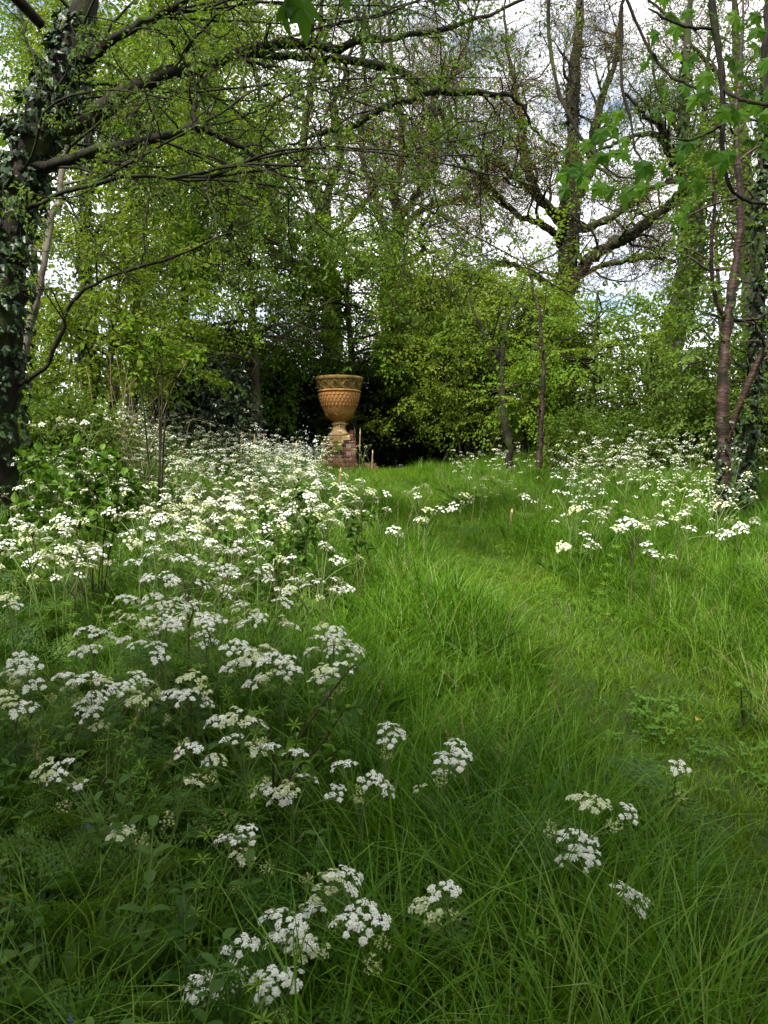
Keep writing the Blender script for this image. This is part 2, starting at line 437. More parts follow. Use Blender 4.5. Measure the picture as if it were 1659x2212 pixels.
def spray_template(L=0.5, nleaf=11, leaf=(0.055, 0.034), side=2, droop=0.25, seed=0, hang=0.0, twig_r=0.0022, pts=2, irregular=0.0, kink=0.0, segs=3, tilt=0.6, minleaf=3):
    r = np.random.default_rng(seed)
    parts = []
    def line(p0, d0, ln, n):
        P = [np.array(p0, float)]; d = nrm(d0)
        for k in range(n):
            d = nrm(d + np.array([0, 0, -droop / n]) + kink * r.normal(size=3))
            P.append(P[-1] + d * ln / n)
        return np.array(P)
    def leafy(P, cnt, rad):
        sv = nrm(np.cross(P[-1] - P[0], r.normal(size=3)))
        rw = np.linspace(rad, rad * 0.45, len(P))[:, None] * 1.25
        RV = np.concatenate([P - sv * rw, P + sv * rw]); m = len(P)
        RT = [q for k in range(m - 1) for q in ((k, k + 1, m + k + 1), (k, m + k + 1, m + k))]
        parts.append((RV, np.array(RT), 0, 0.5))
        seg = len(P) - 1
        for i in range(cnt):
            t = (i + 0.7) / cnt * seg
            k = min(int(t), seg - 1)
            p = P[k] + (P[k + 1] - P[k]) * (t - k)
            tan = nrm(P[k + 1] - P[k])
            sgn = 1 if i % 2 else -1
            lat = nrm(np.cross([0, 0, 1], tan)) * sgn
            if i == cnt - 1: lat = lat * 0.1
            d = nrm(tan * 0.6 + lat * (0.9 + irregular * r.normal()) + np.array([0, 0, -hang + 0.25 * r.normal()]) + irregular * r.normal(size=3))
            up = nrm(np.array([0, 0, 1.0]) + (tilt + irregular) * r.normal(size=3))
            s = 0.7 + 0.5 * r.random()
            parts.append((*leaf_tris(p, d, up, leaf[0] * s, leaf[1] * s, pts=pts), 1, r.random()))
    main = line([0, 0, 0], [1, 0, 0.08], L, segs)
    leafy(main, nleaf, twig_r)
    for k in range(side):
        t = 1 + k % (segs - 1)
        sgn = 1 if k % 2 else -1
        leafy(line(main[t], [0.75, sgn * 0.75, 0.05 + 0.3 * irregular * r.normal()], L * (0.55 - 0.06 * k), 2), max(minleaf, nleaf // 2), twig_r * 0.75)
    return merge(parts)

SPRAY_HORN = [spray_template(0.5, 9, (0.078, 0.050), 2, 0.3, s, hang=0.25, segs=3) for s in range(4)]
SPRAY_YOUNG = [spray_template(0.45, 8, (0.066, 0.032), 2, 0.2, 10 + s, hang=0.75, irregular=0.3, kink=0.15, segs=3) for s in range(4)]
SPRAY_OAK = [spray_template(0.6, 2, (0.046, 0.028), 5, -0.25, 20 + s, irregular=0.7, kink=0.30, twig_r=0.0055, segs=4, minleaf=1) for s in range(5)]
SPRAY_MID = [spray_template(0.55, 3, (0.055, 0.034), 5, -0.1, 20 + s, irregular=0.6, kink=0.25, twig_r=0.0045, segs=3) for s in range(4)]
SPRAY_HOLLY = [spray_template(0.3, 8, (0.085, 0.05), 2, 0.3, 30 + s, irregular=0.7, hang=0.1, segs=2) for s in range(3)]
SPRAY_SYC = [spray_template(0.5, 6, (0.12, 0.11), 1, 0.3, 60 + s, irregular=0.4, hang=0.2, segs=2) for s in range(3)]
SPRAY_WOOD = [spray_template(1.0, 8, (0.42, 0.34), 0, 0.3, 70 + s, irregular=0.6, hang=0.3, twig_r=0.005, segs=2) for s in range(3)]
SPRAY_FAR = [spray_template(0.8, 7, (0.22, 0.15), 0, 0.3, 40 + s, irregular=0.5, hang=0.2, twig_r=0.004, segs=2) for s in range(3)]

# ------------------------------------------------------------------ branching
def grow(p, d, L, n, wig, trop):
    d = nrm(d); P = [np.asarray(p, float)]
    w = rng.normal(size=(n, 3)) * wig
    trop = np.asarray(trop, float) / n
    for k in range(n):
        d = d + w[k] + trop
        d = d / math.sqrt(d[0] ** 2 + d[1] ** 2 + d[2] ** 2)
        P.append(P[-1] + d * (L / n))
    return np.array(P)

def along(P, t):
    s = t * (len(P) - 1); k = min(int(s), len(P) - 2)
    return P[k] + (P[k + 1] - P[k]) * (s - k), nrm(P[k + 1] - P[k])

def plen(P):
    return float(np.linalg.norm(np.diff(P, axis=0), axis=1).sum())

def children_of(P, spacing, t0, lrange, angle, wig, trop, n, flat=0.0, taper=0.5):
    L = plen(P); out = []
    cnt = max(1, int(L * (1 - t0) / spacing))
    for i in range(cnt):
        t = t0 + (1 - t0) * (i + rng.random()) / cnt
        p, tan = along(P, min(t, 0.995))
        v = rng.normal(size=3)
        v[2] *= (1 - flat)
        v = nrm(v - tan * np.dot(v, tan))
        a = math.radians(angle[0] + (angle[1] - angle[0]) * rng.random())
        d = tan * math.cos(a) + v * math.sin(a)
        l = (lrange[0] + (lrange[1] - lrange[0]) * rng.random()) * (1 - taper * t)
        out.append((t, grow(p, d, l, n, wig, trop)))
    return out

class Tree:
    def __init__(self): self.polys, self.P, self.X, self.S = [], [], [], []
    def limb(self, pts, rad, n=None, sides=7, rough=0.0):
        n = n or (len(pts) * 4)
        P, R = catmull(pts, rad, n)
        if rough:
            P[1:] = P[1:] + rng.normal(size=P[1:].shape) * rough
        R = R * (1 + 0.10 * rng.normal(size=len(R)).clip(-1.5, 1.5))
        self.polys.append((P, R, sides))
        return P, R
    def spray(self, P, spacing, t0, s0, s1, droop=0.0):
        L = plen(P); cnt = max(1, int(L * (1 - t0) / spacing + rng.random()))
        for i in range(cnt):
            t = t0 + (1 - t0) * (i + rng.random()) / cnt
            p, tan = along(P, min(t, 0.99))
            v = rng.normal(size=3) * 0.75; v[2] = v[2] * 0.5 - droop
            self.P.append(p); self.X.append(nrm(tan + v)); self.S.append(s0 + (s1 - s0) * rng.random())
        p, tan = P[-1], nrm(P[-1] - P[-2])
        self.P.append(p - tan * 0.02); self.X.append(tan); self.S.append(s0 + (s1 - s0) * rng.random())
    def bough(self, P, R, sp1, l1, sp2, l2, sp3, s, t0=0.25, ang=(35, 75), wig=0.22, trop1=(0, 0, 0.35), trop2=(0, 0, 0.1), flat=0.0, droop=0.0, r1=0.45):
        """second and third order branches along a limb, sprays along the last"""
        for t, A in children_of(P, sp1, t0, l1, ang, wig, trop1, 8, flat):
            i = min(int(t * (len(R) - 1)), len(R) - 1)
            ra = max(0.006, min(R[i] * r1, 0.045))
            self.polys.append((A, np.linspace(ra, 0.005, len(A)), 4))
            for t2, B in children_of(A, sp2, 0.15, l2, ang, wig, trop2, 5, flat):
                self.polys.append((B, np.linspace(max(0.004, ra * (1 - t2) * 0.6), 0.0025, len(B)), 3))
                self.spray(B, sp3, 0.2, s[0], s[1], droop)
            self.spray(A, sp3 * 1.5, 0.45, s[0], s[1], droop)
    def finish(self, root, wood, trunk_name='trunk'):
        loc = np.array(root.location)
        V, Q = tubes_arrays(self.polys)
        o = obj(trunk_name, mesh_np(trunk_name, V - loc, np.zeros((0, 3)), [wood], smooth=True, quads=Q), root)
        return o
    def crown(self, root, templates, mats, name='crown', keep=None, jitter=0.35):
        P = np.array(self.P); X = np.array(self.X); S = np.array(self.S)
        if keep is not None:
            k = keep(P); P, X, S = P[k], X[k], S[k]
        return foliage(name, templates, P - np.array(root.location), X, S, mats, root, jitter=jitter)

def root_at(name, p, label, cat='tree', group=None):
    return empty(name, (float(p[0]), float(p[1]), float(ground(p[0], p[1]))), label, cat, group)

def px_line(pts):
    return np.array([U(*p) for p in pts])

# ------------------------------------------------------------------ ivy leaves
def ivy_leaf_mesh(seed):
    r = np.random.default_rng(seed)
    out = [(0, 0), (-0.30, 0.05), (-0.52, 0.30), (-0.28, 0.42), (-0.26, 0.70), (0, 1.05), (0.26, 0.70), (0.28, 0.42), (0.52, 0.30), (0.30, 0.05)]
    V = [(x + 0.04 * r.normal(), y, -0.25 * abs(x) + 0.04 * r.normal()) for x, y in out] + [(0, 0.35, 0.04)]
    T = [(i, (i + 1) % 10, 10) for i in range(10)]
    return np.array(V), np.array(T)
IVY_T = [(*ivy_leaf_mesh(s),) for s in range(3)]
def leaf_meshes(templates, name, mat, rnds):
    return [mesh_np(name, V, T, [mat], None, np.full(len(V), r)) for (V, T), r in zip(templates, rnds)]
IVY_ME = leaf_meshes(IVY_T, 'ivy_leaf', M['ivy'], [0.2, 0.55, 0.9])

def orient(nrml, tip):
    """matrix whose y axis runs along tip and z along nrml"""
    z = nrm(nrml); y = nrm(np.asarray(tip) - z * np.dot(tip, z)); x = np.cross(y, z)
    return Matrix(((x[0], y[0], z[0]), (x[1], y[1], z[1]), (x[2], y[2], z[2])))

def ivy_on(root, P, R, count, singles, t0, t1, size, cam_side=True, spread=1.25):
    """ivy on a stem: the leaves one can pick apart are parts, the rest one mass"""
    loc = np.array(root.location)
    Vs, Ts, Ms, Rs = [], [], [], []
    parts = []
    for k in range(count):
        t = t0 + (t1 - t0) * rng.random()
        p, tan = along(P, t)
        r = R[min(int(t * (len(R) - 1)), len(R) - 1)]
        v = rng.normal(size=3)
        if cam_side and (k < singles or rng.random() < 0.4): v[1] = -abs(v[1])
        v = nrm(v - tan * np.dot(v, tan))
        q = p + v * r * (1.0 + (spread - 1) * rng.random() * 2)
        nl = nrm(v + 0.45 * rng.normal(size=3) + np.array([0, 0, 0.35]))
        tip = np.array([0.5 * rng.normal(), 0.3 * rng.normal(), -1.0])
        s = size * (0.6 + 0.7 * rng.random())
        m3 = orient(nl, tip)
        if k < singles:
            o = obj('leaf', IVY_ME[k % 3], root)
            o.matrix_basis = Matrix.Translation(Vector(q - loc)) @ m3.to_4x4() @ Matrix.Scale(s, 4)
        else:
            V, T = IVY_T[k % 3]
            parts.append((np.array([(m3 @ Vector(a * s)) for a in V]) + q - loc, T, 0, rng.random()))
    V, T, Mi, Rn = merge(parts)
    o = obj('ivy', mesh_np('ivy', V, T, [M['ivy']], Mi, Rn), root)
    o['kind'] = 'stuff'

# ------------------------------------------------------------------ the big ivy-clad tree on the left with arching limbs
def ivy_tree():
    base = U(-14, 1090, 7.0)
    root = root_at('ivy_clad_tree', base, 'big old ivy-covered tree at the left edge whose mossy limbs arch across the top', 'tree')
    t = Tree()
    f = 7.0 / FPX
    d = 7.0
    tr = [(-14, 1150, d), (-10, 1000, d), (-4, 850, d), (6, 680, d), (22, 520, d), (52, 390, d), (92, 275, d), (138, 150, d + .05), (178, 30, d + .1), (205, -120, d + .2), (240, -320, d + .4)]
    rr = np.array([60, 47, 43, 42, 41, 42, 42, 32, 26, 21, 14]) * f
    TP, TR = t.limb(px_line(tr), rr, 56, 12, 0.012)
    A = px_line([(95, 300, 7.0), (165, 268, 7.0), (250, 215, 7.0), (325, 172, 7.05), (435, 145, 7.1), (540, 110, 7.2), (650, 95, 7.3), (715, 100, 7.35), (830, 80, 7.5), (960, 62, 7.7), (1090, 20, 7.9), (1200, -40, 8.1)])
    AP, AR = t.limb(A, np.array([22, 19, 17, 15, 13, 13, 11, 9, 7, 6, 4, 2]) * f, 44, 8, 0.012)
    B = px_line([(-5, 372, 6.9), (50, 367, 6.85), (115, 357, 6.8), (210, 325, 6.75), (300, 307, 6.7), (360, 295, 6.7), (425, 273, 6.7), (470, 292, 6.75), (530, 322, 6.8), (590, 368, 6.9), (660, 392, 7.0), (760, 400, 7.2)])
    BP, BR = t.limb(B, np.array([13, 12, 11.5, 11, 10, 9, 9, 5.5, 4.5, 3.6, 2.6, 1.2]) * f, 44, 7, 0.008)
    C = px_line([(540, 112, 7.2), (625, 122, 7.3), (715, 128, 7.4), (830, 147, 7.5), (880, 166, 7.6), (930, 192, 7.7), (990, 199, 7.8), (1080, 201, 7.9), (1120, 222, 8.0), (1150, 275, 8.1), (1210, 330, 8.2)])
    CP, CR = t.limb(C, np.array([9, 8.5, 8.5, 9, 10, 11.5, 9, 6.5, 4.5, 3, 1.2]) * f, 40, 7, 0.010)
    D = px_line([(935, 196, 7.7), (880, 214, 7.6), (830, 232, 7.5), (770, 268, 7.45), (715, 281, 7.4), (650, 300, 7.3), (600, 330, 7.2)])
    DP, DR = t.limb(D, np.array([9, 8, 8, 7, 6, 3, 1.2]) * f, 26, 7, 0.010)
    E = px_line([(425, 275, 6.7), (419, 240, 6.75), (430, 200, 6.85), (452, 156, 7.0), (478, 128, 7.15)])
    EP, ER = t.limb(E, np.array([6, 5.5, 5, 5, 5]) * f, 14, 6, 0.006)
    F = px_line([(40, 830, 7.0), (95, 795, 6.9), (132, 715, 6.8), (150, 660, 6.75), (215, 606, 6.7), (300, 580, 6.7), (395, 548, 6.8), (500, 500, 6.9), (600, 440, 7.1)])
    FP, FR = t.limb(F, np.array([6.5, 5.6, 5, 4.6, 4.2, 3.6, 2.8, 2, 1]) * f, 34, 6, 0.008)
    G = px_line([(170, 130, 7.0), (260, 80, 6.9), (360, 20, 6.8), (470, -30, 6.7), (600, -90, 6.7)])
    GP, GR = t.limb(G, np.array([12, 10, 8, 6, 3]) * f, 20, 6, 0.01)
    H = px_line([(30, 470, 6.95), (130, 420, 6.6), (280, 380, 6.3), (420, 385, 6.2), (560, 370, 6.2), (680, 340, 6.3)])
    HP, HR = t.limb(H, np.array([6, 5, 4, 3, 2, 1]) * f, 24, 5, 0.01)
    long_twigs = []
    for k in range(26):
        src, sr = ((TP, TR), (AP, AR), (GP, GR), (HP, HR), (BP, BR))[k % 5]
        q, tan = along(src, 0.55 + 0.4 * rng.random() if src is TP else 0.05 + 0.6 * rng.random())
        W = grow(q, (0.9, 0.35 * rng.normal(), 0.25 + 0.35 * rng.normal()), 2.0 + 2.2 * rng.random(), 14, 0.10, (0.3, 0, -0.5))
        rw = np.linspace(0.013, 0.003, 15)
        t.polys.append((W, rw, 5)); long_twigs.append((W, rw, .1))
    for P, R, t0 in long_twigs + list(((AP, AR, .15), (BP, BR, .12), (CP, CR, .1), (DP, DR, .1), (FP, FR, .2), (GP, GR, .1), (HP, HR, .15), (EP, ER, .3))):
        t.bough(P, R, 0.30, (0.4, 1.3), 0.28, (0.25, 0.7), 0.22, (0.5, 0.85), t0, (35, 80), 0.2, (0, 0, 0.1), (0, 0, -0.25), 0.2, 0.15, 0.4)
    t.bough(TP, TR, 0.40, (0.6, 1.5), 0.3, (0.3, 0.7), 0.28, (0.55, 0.9), 0.5, (45, 85), 0.2, (0, -0.2, 0.1), (0, 0, -0.3), 0.2, 0.2, 0.2)
    # unseen boughs added left of and above the camera to shade the near grass
    for q in ([[-3.1, 7.1, 5.6], [-4.2, 4.6, 6.6], [-4.6, 1.6, 7.0], [-4.2, -1.6, 7.0]], [[-3.3, 7.0, 4.6], [-4.6, 5.0, 5.4], [-5.4, 2.5, 6.0], [-5.6, 0.0, 6.2]], [[-4.6, 1.6, 7.0], [-3.2, -0.4, 7.2], [-2.0, -2.6, 7.1]]):
        t.limb(np.array(q), np.linspace(0.05, 0.015, len(q)), 20, 6, 0.02)
    t.finish(root, M['bark_dark'])
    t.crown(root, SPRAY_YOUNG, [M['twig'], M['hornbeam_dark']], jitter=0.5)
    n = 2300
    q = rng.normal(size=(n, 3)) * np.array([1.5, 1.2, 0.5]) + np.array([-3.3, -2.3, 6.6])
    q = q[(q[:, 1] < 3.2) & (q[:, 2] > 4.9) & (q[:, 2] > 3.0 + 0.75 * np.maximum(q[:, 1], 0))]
    foliage('crown', SPRAY_SYC, q - np.array(root.location), rng.normal(size=q.shape) * np.array([1, 1, 0.3]), 0.8 + 0.6 * rng.random(len(q)), [M['twig'], M['hornbeam_dark']], root)  # added crown outside the view, there to darken the foreground
    # thick old bark low on the trunk shows between the leaves; ivy gets denser upwards
    ivy_on(root, TP, TR, 1900, 190, 0.08, 0.80, 0.068, True, 1.35)
    return root
ivy_tree()

def leaning_tree():
    root = root_at('leaning_tree', U(30, 900, 9.0), 'slim pale-barked tree leaning right behind the ivy-covered tree', 'tree')
    t = Tree(); f = 9.0 / FPX
    P, R = t.limb(px_line([(20, 1000, 9), (35, 850, 9), (62, 720, 9), (80, 650, 9), (98, 560, 9), (112, 480, 9.1), (135, 380, 9.3), (150, 200, 9.6), (160, 40, 10)]), np.array([13, 11, 9.5, 8.5, 8, 7.5, 7, 5, 3]) * f, 32, 8, 0.012)
    t.bough(P, R, 0.5, (0.6, 1.6), 0.35, (0.3, 0.8), 0.3, (0.6, 1.0), 0.5, (40, 75), 0.2)
    t.finish(root, M['bark_pale'])
    t.crown(root, SPRAY_HORN, [M['twig'], M['hornbeam_green']])
leaning_tree()

# ------------------------------------------------------------------ oaks and other tall trees
def tall_tree(name, label, d, trunk, limbs, mats, wood, sprays, dens=1.0, s=(0.8, 1.3), group=None, l1=(1.2, 2.6), l2=(0.5, 1.2), trop=(0, 0, 0.35), ivy=None, wig=0.26):
    f = d / FPX
    root = root_at(name, U(trunk[0][0], trunk[0][1], d), label, 'tree', group)
    t = Tree()
    TP, TR = t.limb(px_line([(x, y, d + (q[0] if q else 0)) for x, y, r, *q in trunk]), np.array([a[2] for a in trunk]) * f, len(trunk) * 5, 10, 0.02)
    for lb in limbs:
        P, R = t.limb(px_line([(x, y, d + dz) for x, y, r, dz in lb]), np.array([a[2] for a in lb]) * f, len(lb) * 5, 7, 0.025)
        t.bough(P, R, 0.50 / dens, l1, 0.30 / dens, l2, 0.16 / dens, s, 0.18, (35, 75), wig, trop, (0, 0, 0.2))
    t.bough(TP, TR, 0.7 / dens, l1, 0.32 / dens, l2, 0.18 / dens, s, 0.55, (35, 75), wig, trop, (0, 0, 0.2), r1=0.3)
    t.finish(root, wood)
    t.crown(root, sprays, mats, jitter=0.8)
    if ivy: ivy_on(root, TP, TR, ivy[0], 0, ivy[1], ivy[2], ivy[3], False, 1.2)
    return root

OAK = ([M['twig'], M['oak']], M['bark'], SPRAY_OAK)
tall_tree('oak_tree', 'tall oak with a thick straight trunk and a heavy limb bending out to the right', 20.0,
    [(1205, 1060, 32), (1208, 960, 28), (1212, 800, 25), (1220, 650, 23), (1228, 520, 23), (1232, 440, 23), (1240, 330, 15), (1238, 200, 13), (1250, 60, 9), (1255, -120, 5)],
    [[(1228, 612, 14, 0), (1255, 588, 14, -.1), (1285, 550, 13, -.3), (1340, 520, 12, -.6), (1395, 482, 11, -.9), (1445, 440, 10, -1.2), (1490, 395, 7, -1.5), (1560, 350, 3, -1.8)],
     [(1222, 490, 11, 0), (1175, 440, 10, .2), (1145, 380, 9, .3), (1135, 320, 8, .4), (1128, 260, 7, .5), (1115, 200, 5, .6), (1095, 100, 4, .7), (1090, -40, 2, .8)],
     [(1222, 540, 9, 0), (1180, 490, 8, -.4), (1110, 460, 6, -.8), (1065, 410, 5, -1.2), (1010, 360, 4, -1.6), (960, 270, 3, -2), (930, 150, 1.5, -2.4)],
     [(1222, 500, 10, 0), (1195, 455, 9, -.6), (1120, 390, 7, -1.2), (1060, 340, 6, -1.8), (990, 300, 5, -2.3), (950, 240, 3, -2.8)],
     [(1240, 500, 9, 0), (1310, 475, 8, .4), (1370, 435, 7, .9), (1420, 400, 6, 1.3), (1500, 385, 4, 1.8), (1580, 340, 2, 2.2)],
     [(1250, 420, 15, 0), (1275, 350, 12, .4), (1290, 250, 9, .8), (1330, 120, 6, 1.2), (1350, -40, 3, 1.6)],
     [(1215, 640, 8, 0), (1150, 590, 7, -.5), (1080, 570, 6, -1), (1010, 600, 4, -1.4), (960, 600, 2, -1.8)],
     [(1228, 600, 6, 0), (1275, 585, 6, .2), (1330, 568, 5, .5), (1410, 557, 4, 1), (1450, 565, 2, 1.5)]],
    *OAK, dens=1.45, ivy=(700, 0.1, 0.8, 0.10))
tall_tree('oak_tree', 'dark oak with a leaning crooked trunk just left of the twin brown stems', 18.5,
    [(1405, 1060, 34), (1420, 900, 30), (1440, 780, 28), (1462, 690, 27), (1488, 600, 25), (1497, 500, 22), (1490, 400, 17), (1480, 300, 13), (1478, 180, 9), (1490, 20, 6), (1495, -120, 3)],
    [[(1495, 440, 12, 0), (1470, 370, 11, -.3), (1440, 320, 9, -.5), (1430, 270, 8, -.8), (1395, 250, 5, -1), (1350, 200, 3, -1.3)],
     [(1482, 660, 13, 0), (1510, 560, 11, .4), (1500, 400, 9, .6), (1520, 250, 7, .9), (1530, 80, 4, 1.2)],
     [(1490, 330, 7, 0), (1540, 260, 6, .3), (1600, 210, 4, .6), (1680, 170, 2, .9)],
     [(1440, 300, 6, -.3), (1400, 290, 5, -1), (1340, 305, 4, -1.8), (1270, 330, 2, -2.6)]],
    [M['twig'], M['hornbeam_dark']], M['bark'], SPRAY_MID, dens=1.15, ivy=(1100, 0.05, 0.85, 0.11))
tall_tree('oak_tree', 'oak behind the urn with forking grey limbs spreading against the bright sky', 25.0,
    [(835, 1060, 26), (836, 900, 24), (838, 750, 21), (838, 620, 18), (846, 540, 16), (862, 480, 14), (852, 420, 9), (868, 340, 8), (866, 250, 7), (845, 140, 5), (840, 0, 3)],
    [[(850, 520, 9, 0), (880, 480, 8, .4), (930, 445, 7, .8), (1000, 430, 6, 1.2), (1040, 420, 5, 1.6), (1100, 380, 3, 2)],
     [(858, 485, 9, 0), (900, 420, 8, -.4), (925, 395, 7, -.8), (940, 330, 6, -1), (935, 240, 5, -1.3), (960, 120, 3, -1.6)],
     [(846, 545, 8, 0), (820, 470, 7, .3), (800, 400, 6, .7), (780, 320, 5, 1), (790, 200, 4, 1.4), (780, 60, 2, 1.8)],
     [(838, 600, 7, 0), (880, 560, 6, -.6), (915, 540, 5, -1.2), (905, 500, 4, -1.6), (940, 460, 3, -2), (990, 480, 2, -2.4)],
     [(868, 340, 6, 0), (900, 280, 5, .5), (950, 200, 4, .8), (1010, 90, 3, 1), (1040, -40, 2, 1)]],
    *OAK, dens=1.45, s=(0.9, 1.5), l1=(1.4, 3.2), l2=(0.6, 1.4))
tall_tree('oak_tree', 'oak with two bare grey stems rising through green leaves left of the bright sky gap', 22.0,
    [(715, 1060, 24), (716, 800, 21), (714, 640, 18), (705, 540, 16), (696, 450, 14), (672, 400, 11), (655, 330, 9), (668, 220, 7), (690, 80, 5), (700, -80, 3)],
    [[(700, 470, 10, 0), (712, 400, 9, -.3), (735, 340, 7, -.6), (720, 240, 6, -.8), (750, 140, 4, -1), (790, 20, 2, -1.2)],
     [(714, 600, 9, 0), (590, 540, 8, .3), (585, 450, 7, .6), (560, 350, 5, .9), (565, 240, 4, 1.2), (540, 100, 2, 1.5)],
     [(706, 520, 7, 0), (760, 470, 6, -.5), (800, 420, 5, -1), (830, 350, 3, -1.5), (850, 280, 2, -2)],
     [(668, 230, 6, 0), (600, 150, 5, .5), (540, 60, 4, 1), (500, -40, 2, 1.5)]],
    [M['twig'], M['oak']], M['bark'], SPRAY_OAK, dens=1.35, s=(0.8, 1.35), ivy=(400, 0.1, 0.6, 0.12))
tall_tree('oak_tree', 'far oak rising behind the heavy right-hand limb at the top right', 27.0,
    [(1640, 1060, 24), (1630, 800, 22), (1620, 600, 19), (1610, 420, 16), (1600, 250, 12), (1590, 80, 8), (1580, -80, 4)],
    [[(1615, 480, 10, 0), (1560, 400, 8, -.5), (1500, 330, 6, -1), (1430, 220, 4, -1.6), (1400, 80, 2, -2)],
     [(1605, 350, 9, 0), (1670, 240, 7, .4), (1720, 100, 4, .8)],
     [(1600, 240, 7, 0), (1540, 150, 5, -.5), (1460, 60, 3, -1), (1380, -30, 2, -1.4)]],
    *OAK, dens=1.25, s=(0.9, 1.5), l1=(1.4, 3.2), l2=(0.6, 1.4))
tall_tree('ivy_clad_tree', 'dark straight trunk wrapped in ivy standing in the thicket right of the leaning pale tree', 12.0,
    [(196, 1000, 18), (192, 880, 17), (188, 760, 17), (184, 640, 16), (182, 520, 14), (186, 380, 12), (190, 220, 9), (200, 60, 6), (210, -100, 3)],
    [[(186, 420, 6, 0), (240, 320, 5, .3), (300, 230, 4, .6), (360, 110, 2, 1)],
     [(187, 300, 5, 0), (120, 200, 4, .4), (60, 80, 3, .8), (20, -40, 1.5, 1.2)],
     [(188, 640, 5, 0), (240, 660, 4, -.4), (280, 690, 3, -.8)],
     [(188, 520, 5, 0), (270, 450, 4, -.4), (350, 420, 3, -.8), (430, 400, 2, -1)]],
    [M['twig'], M['hornbeam']], M['bark_dark'], SPRAY_HORN, dens=1.35, s=(0.7, 1.1), l1=(0.9, 2.0), trop=(0, 0, 0.15), ivy=(900, 0.2, 0.9, 0.075))
tall_tree('hornbeam_tree', 'slender dark trunk with bright leaves in the thicket at the left', 14.5,
    [(288, 1000, 12), (290, 850, 11), (290, 700, 11), (286, 560, 10), (292, 400, 9), (300, 240, 7), (320, 80, 5), (330, -80, 3)],
    [[(290, 480, 6, 0), (350, 400, 5, .3), (430, 330, 4, .6), (500, 220, 2, .9)],
     [(294, 380, 6, 0), (240, 280, 5, .2), (180, 180, 4, .4), (150, 60, 2, .6)],
     [(300, 250, 5, 0), (380, 170, 4, .3), (450, 70, 3, .6), (510, -20, 2, .9)],
     [(288, 620, 5, 0), (360, 560, 4, -.3), (440, 520, 3, -.6), (520, 500, 2, -.9)]],
    [M['twig'], M['hornbeam_green']], M['bark_dark'], SPRAY_HORN, dens=1.45, s=(0.7, 1.15), l1=(1.0, 2.4), trop=(0, 0, 0.15))

# ------------------------------------------------------------------ understorey: layered hornbeams
def hornbeam(name, label, base_px, d, trunk_px, r0, zr, R, nl, mats, sprays, dens=1.0, s=(0.75, 1.25), bias=(0, 0), wood='bark', group=None, rise=0.35, keep=None, taper=0.65, shape=0.5, stems=None):
    f = d / FPX
    root = root_at(name, U(base_px[0], base_px[1], d), label, 'tree', group)
    t = Tree()
    allP = []
    for st in ([trunk_px] if stems is None else stems):
        P, Rr = t.limb(px_line([(x, y, d) for x, y in st]), np.linspace(r0, 0.02, len(st)), len(st) * 4, 8, 0.02)
        allP.append((P, Rr))
    for k in range(nl):
        P, Rr = allP[k % len(allP)]
        z = zr[0] + (zr[1] - zr[0]) * rng.random()
        i = int(np.argmin(np.abs(P[:, 2] - z)))
        p = P[i]
        az = rng.random() * 2 * math.pi
        h = np.array([math.cos(az), math.sin(az)])
        u = (z - zr[0]) / (zr[1] - zr[0])
        prof = 0.35 + 0.65 * math.sin(math.pi * min(1, max(0, (u * 0.8 + 0.2) ** shape))) if taper else 1
        L = R * (1 - taper * u * u) * (0.6 + 0.5 * rng.random()) * (1 + h[0] * bias[0] + h[1] * bias[1])
        L = max(0.5, L)
        A = grow(p, (h[0], h[1], rise * (0.3 + rng.random())), L, 10, 0.12, (0, 0, -0.35))
        ra = min(Rr[i] * 0.6, 0.012 + 0.010 * L)
        t.polys.append((A, np.linspace(ra, 0.005, len(A)), 4))
        for t2, B in children_of(A, 0.24 / dens, 0.18, (0.4 + 0.12 * L, 0.55 + 0.30 * L), (40, 70), 0.12, (0, 0, -0.25), 5, 0.85, 0.55):
            t.polys.append((B, np.linspace(0.006, 0.0025, len(B)), 3))
            t.spray(B, 0.20 / dens, 0.1, s[0], s[1], 0.1)
        t.spray(A, 0.4 / dens, 0.4, s[0], s[1], 0.1)
    t.finish(root, M[wood])
    t.crown(root, sprays, mats, keep=keep, jitter=0.5)
    return root

HB = [M['twig'], M['hornbeam']]
off_urn = lambda P: ~((P[:, 1] < 16.9) & (np.abs(P[:, 0] - UX) < 0.95) & (P[:, 2] < 3.7)) & ~((P[:, 1] < 16.6) & (P[:, 1] > 11.5) & (np.abs(P[:, 0] - (UX - 0.6 * (16 - P[:, 1]))) < 1.0) & (P[:, 2] < 3.9 + 1.6 * (16.6 - P[:, 1])) & (P[:, 2] > 2.4))
HG = [M['twig'], M['hornbeam_green']]
HD = [M['twig'], M['hornbeam_dark']]
hornbeam('hornbeam_tree', 'broad bright green hornbeam filling the space left of and above the urn', (560, 1000), 15.0,
         [(560, 1040), (556, 900), (548, 760), (540, 620), (520, 480), (500, 330), (490, 250)], 0.12, (3.3, 8.2), 2.5, 74, HG, SPRAY_HORN, 1.3, bias=(-0.1, 0.1), keep=off_urn)
hornbeam('hornbeam_tree', 'green hornbeam spreading layered sprays above the urn', (760, 1000), 17.5,
         [(765, 1040), (762, 900), (758, 760), (750, 640), (742, 520), (740, 430)], 0.11, (3.9, 7.2), 2.3, 60, HG, SPRAY_HORN, 1.25, bias=(0.05, -0.1), keep=off_urn)
hornbeam('hornbeam_tree', 'yellow-green hornbeam with low layered sprays right of the urn', (985, 1000), 18.2,
         [(990, 1040), (986, 900), (980, 780), (972, 680), (965, 610)], 0.10, (2.6, 5.9), 2.6, 72, HB, SPRAY_HORN, 1.25, bias=(0.0, -0.1), keep=off_urn, taper=0.45)
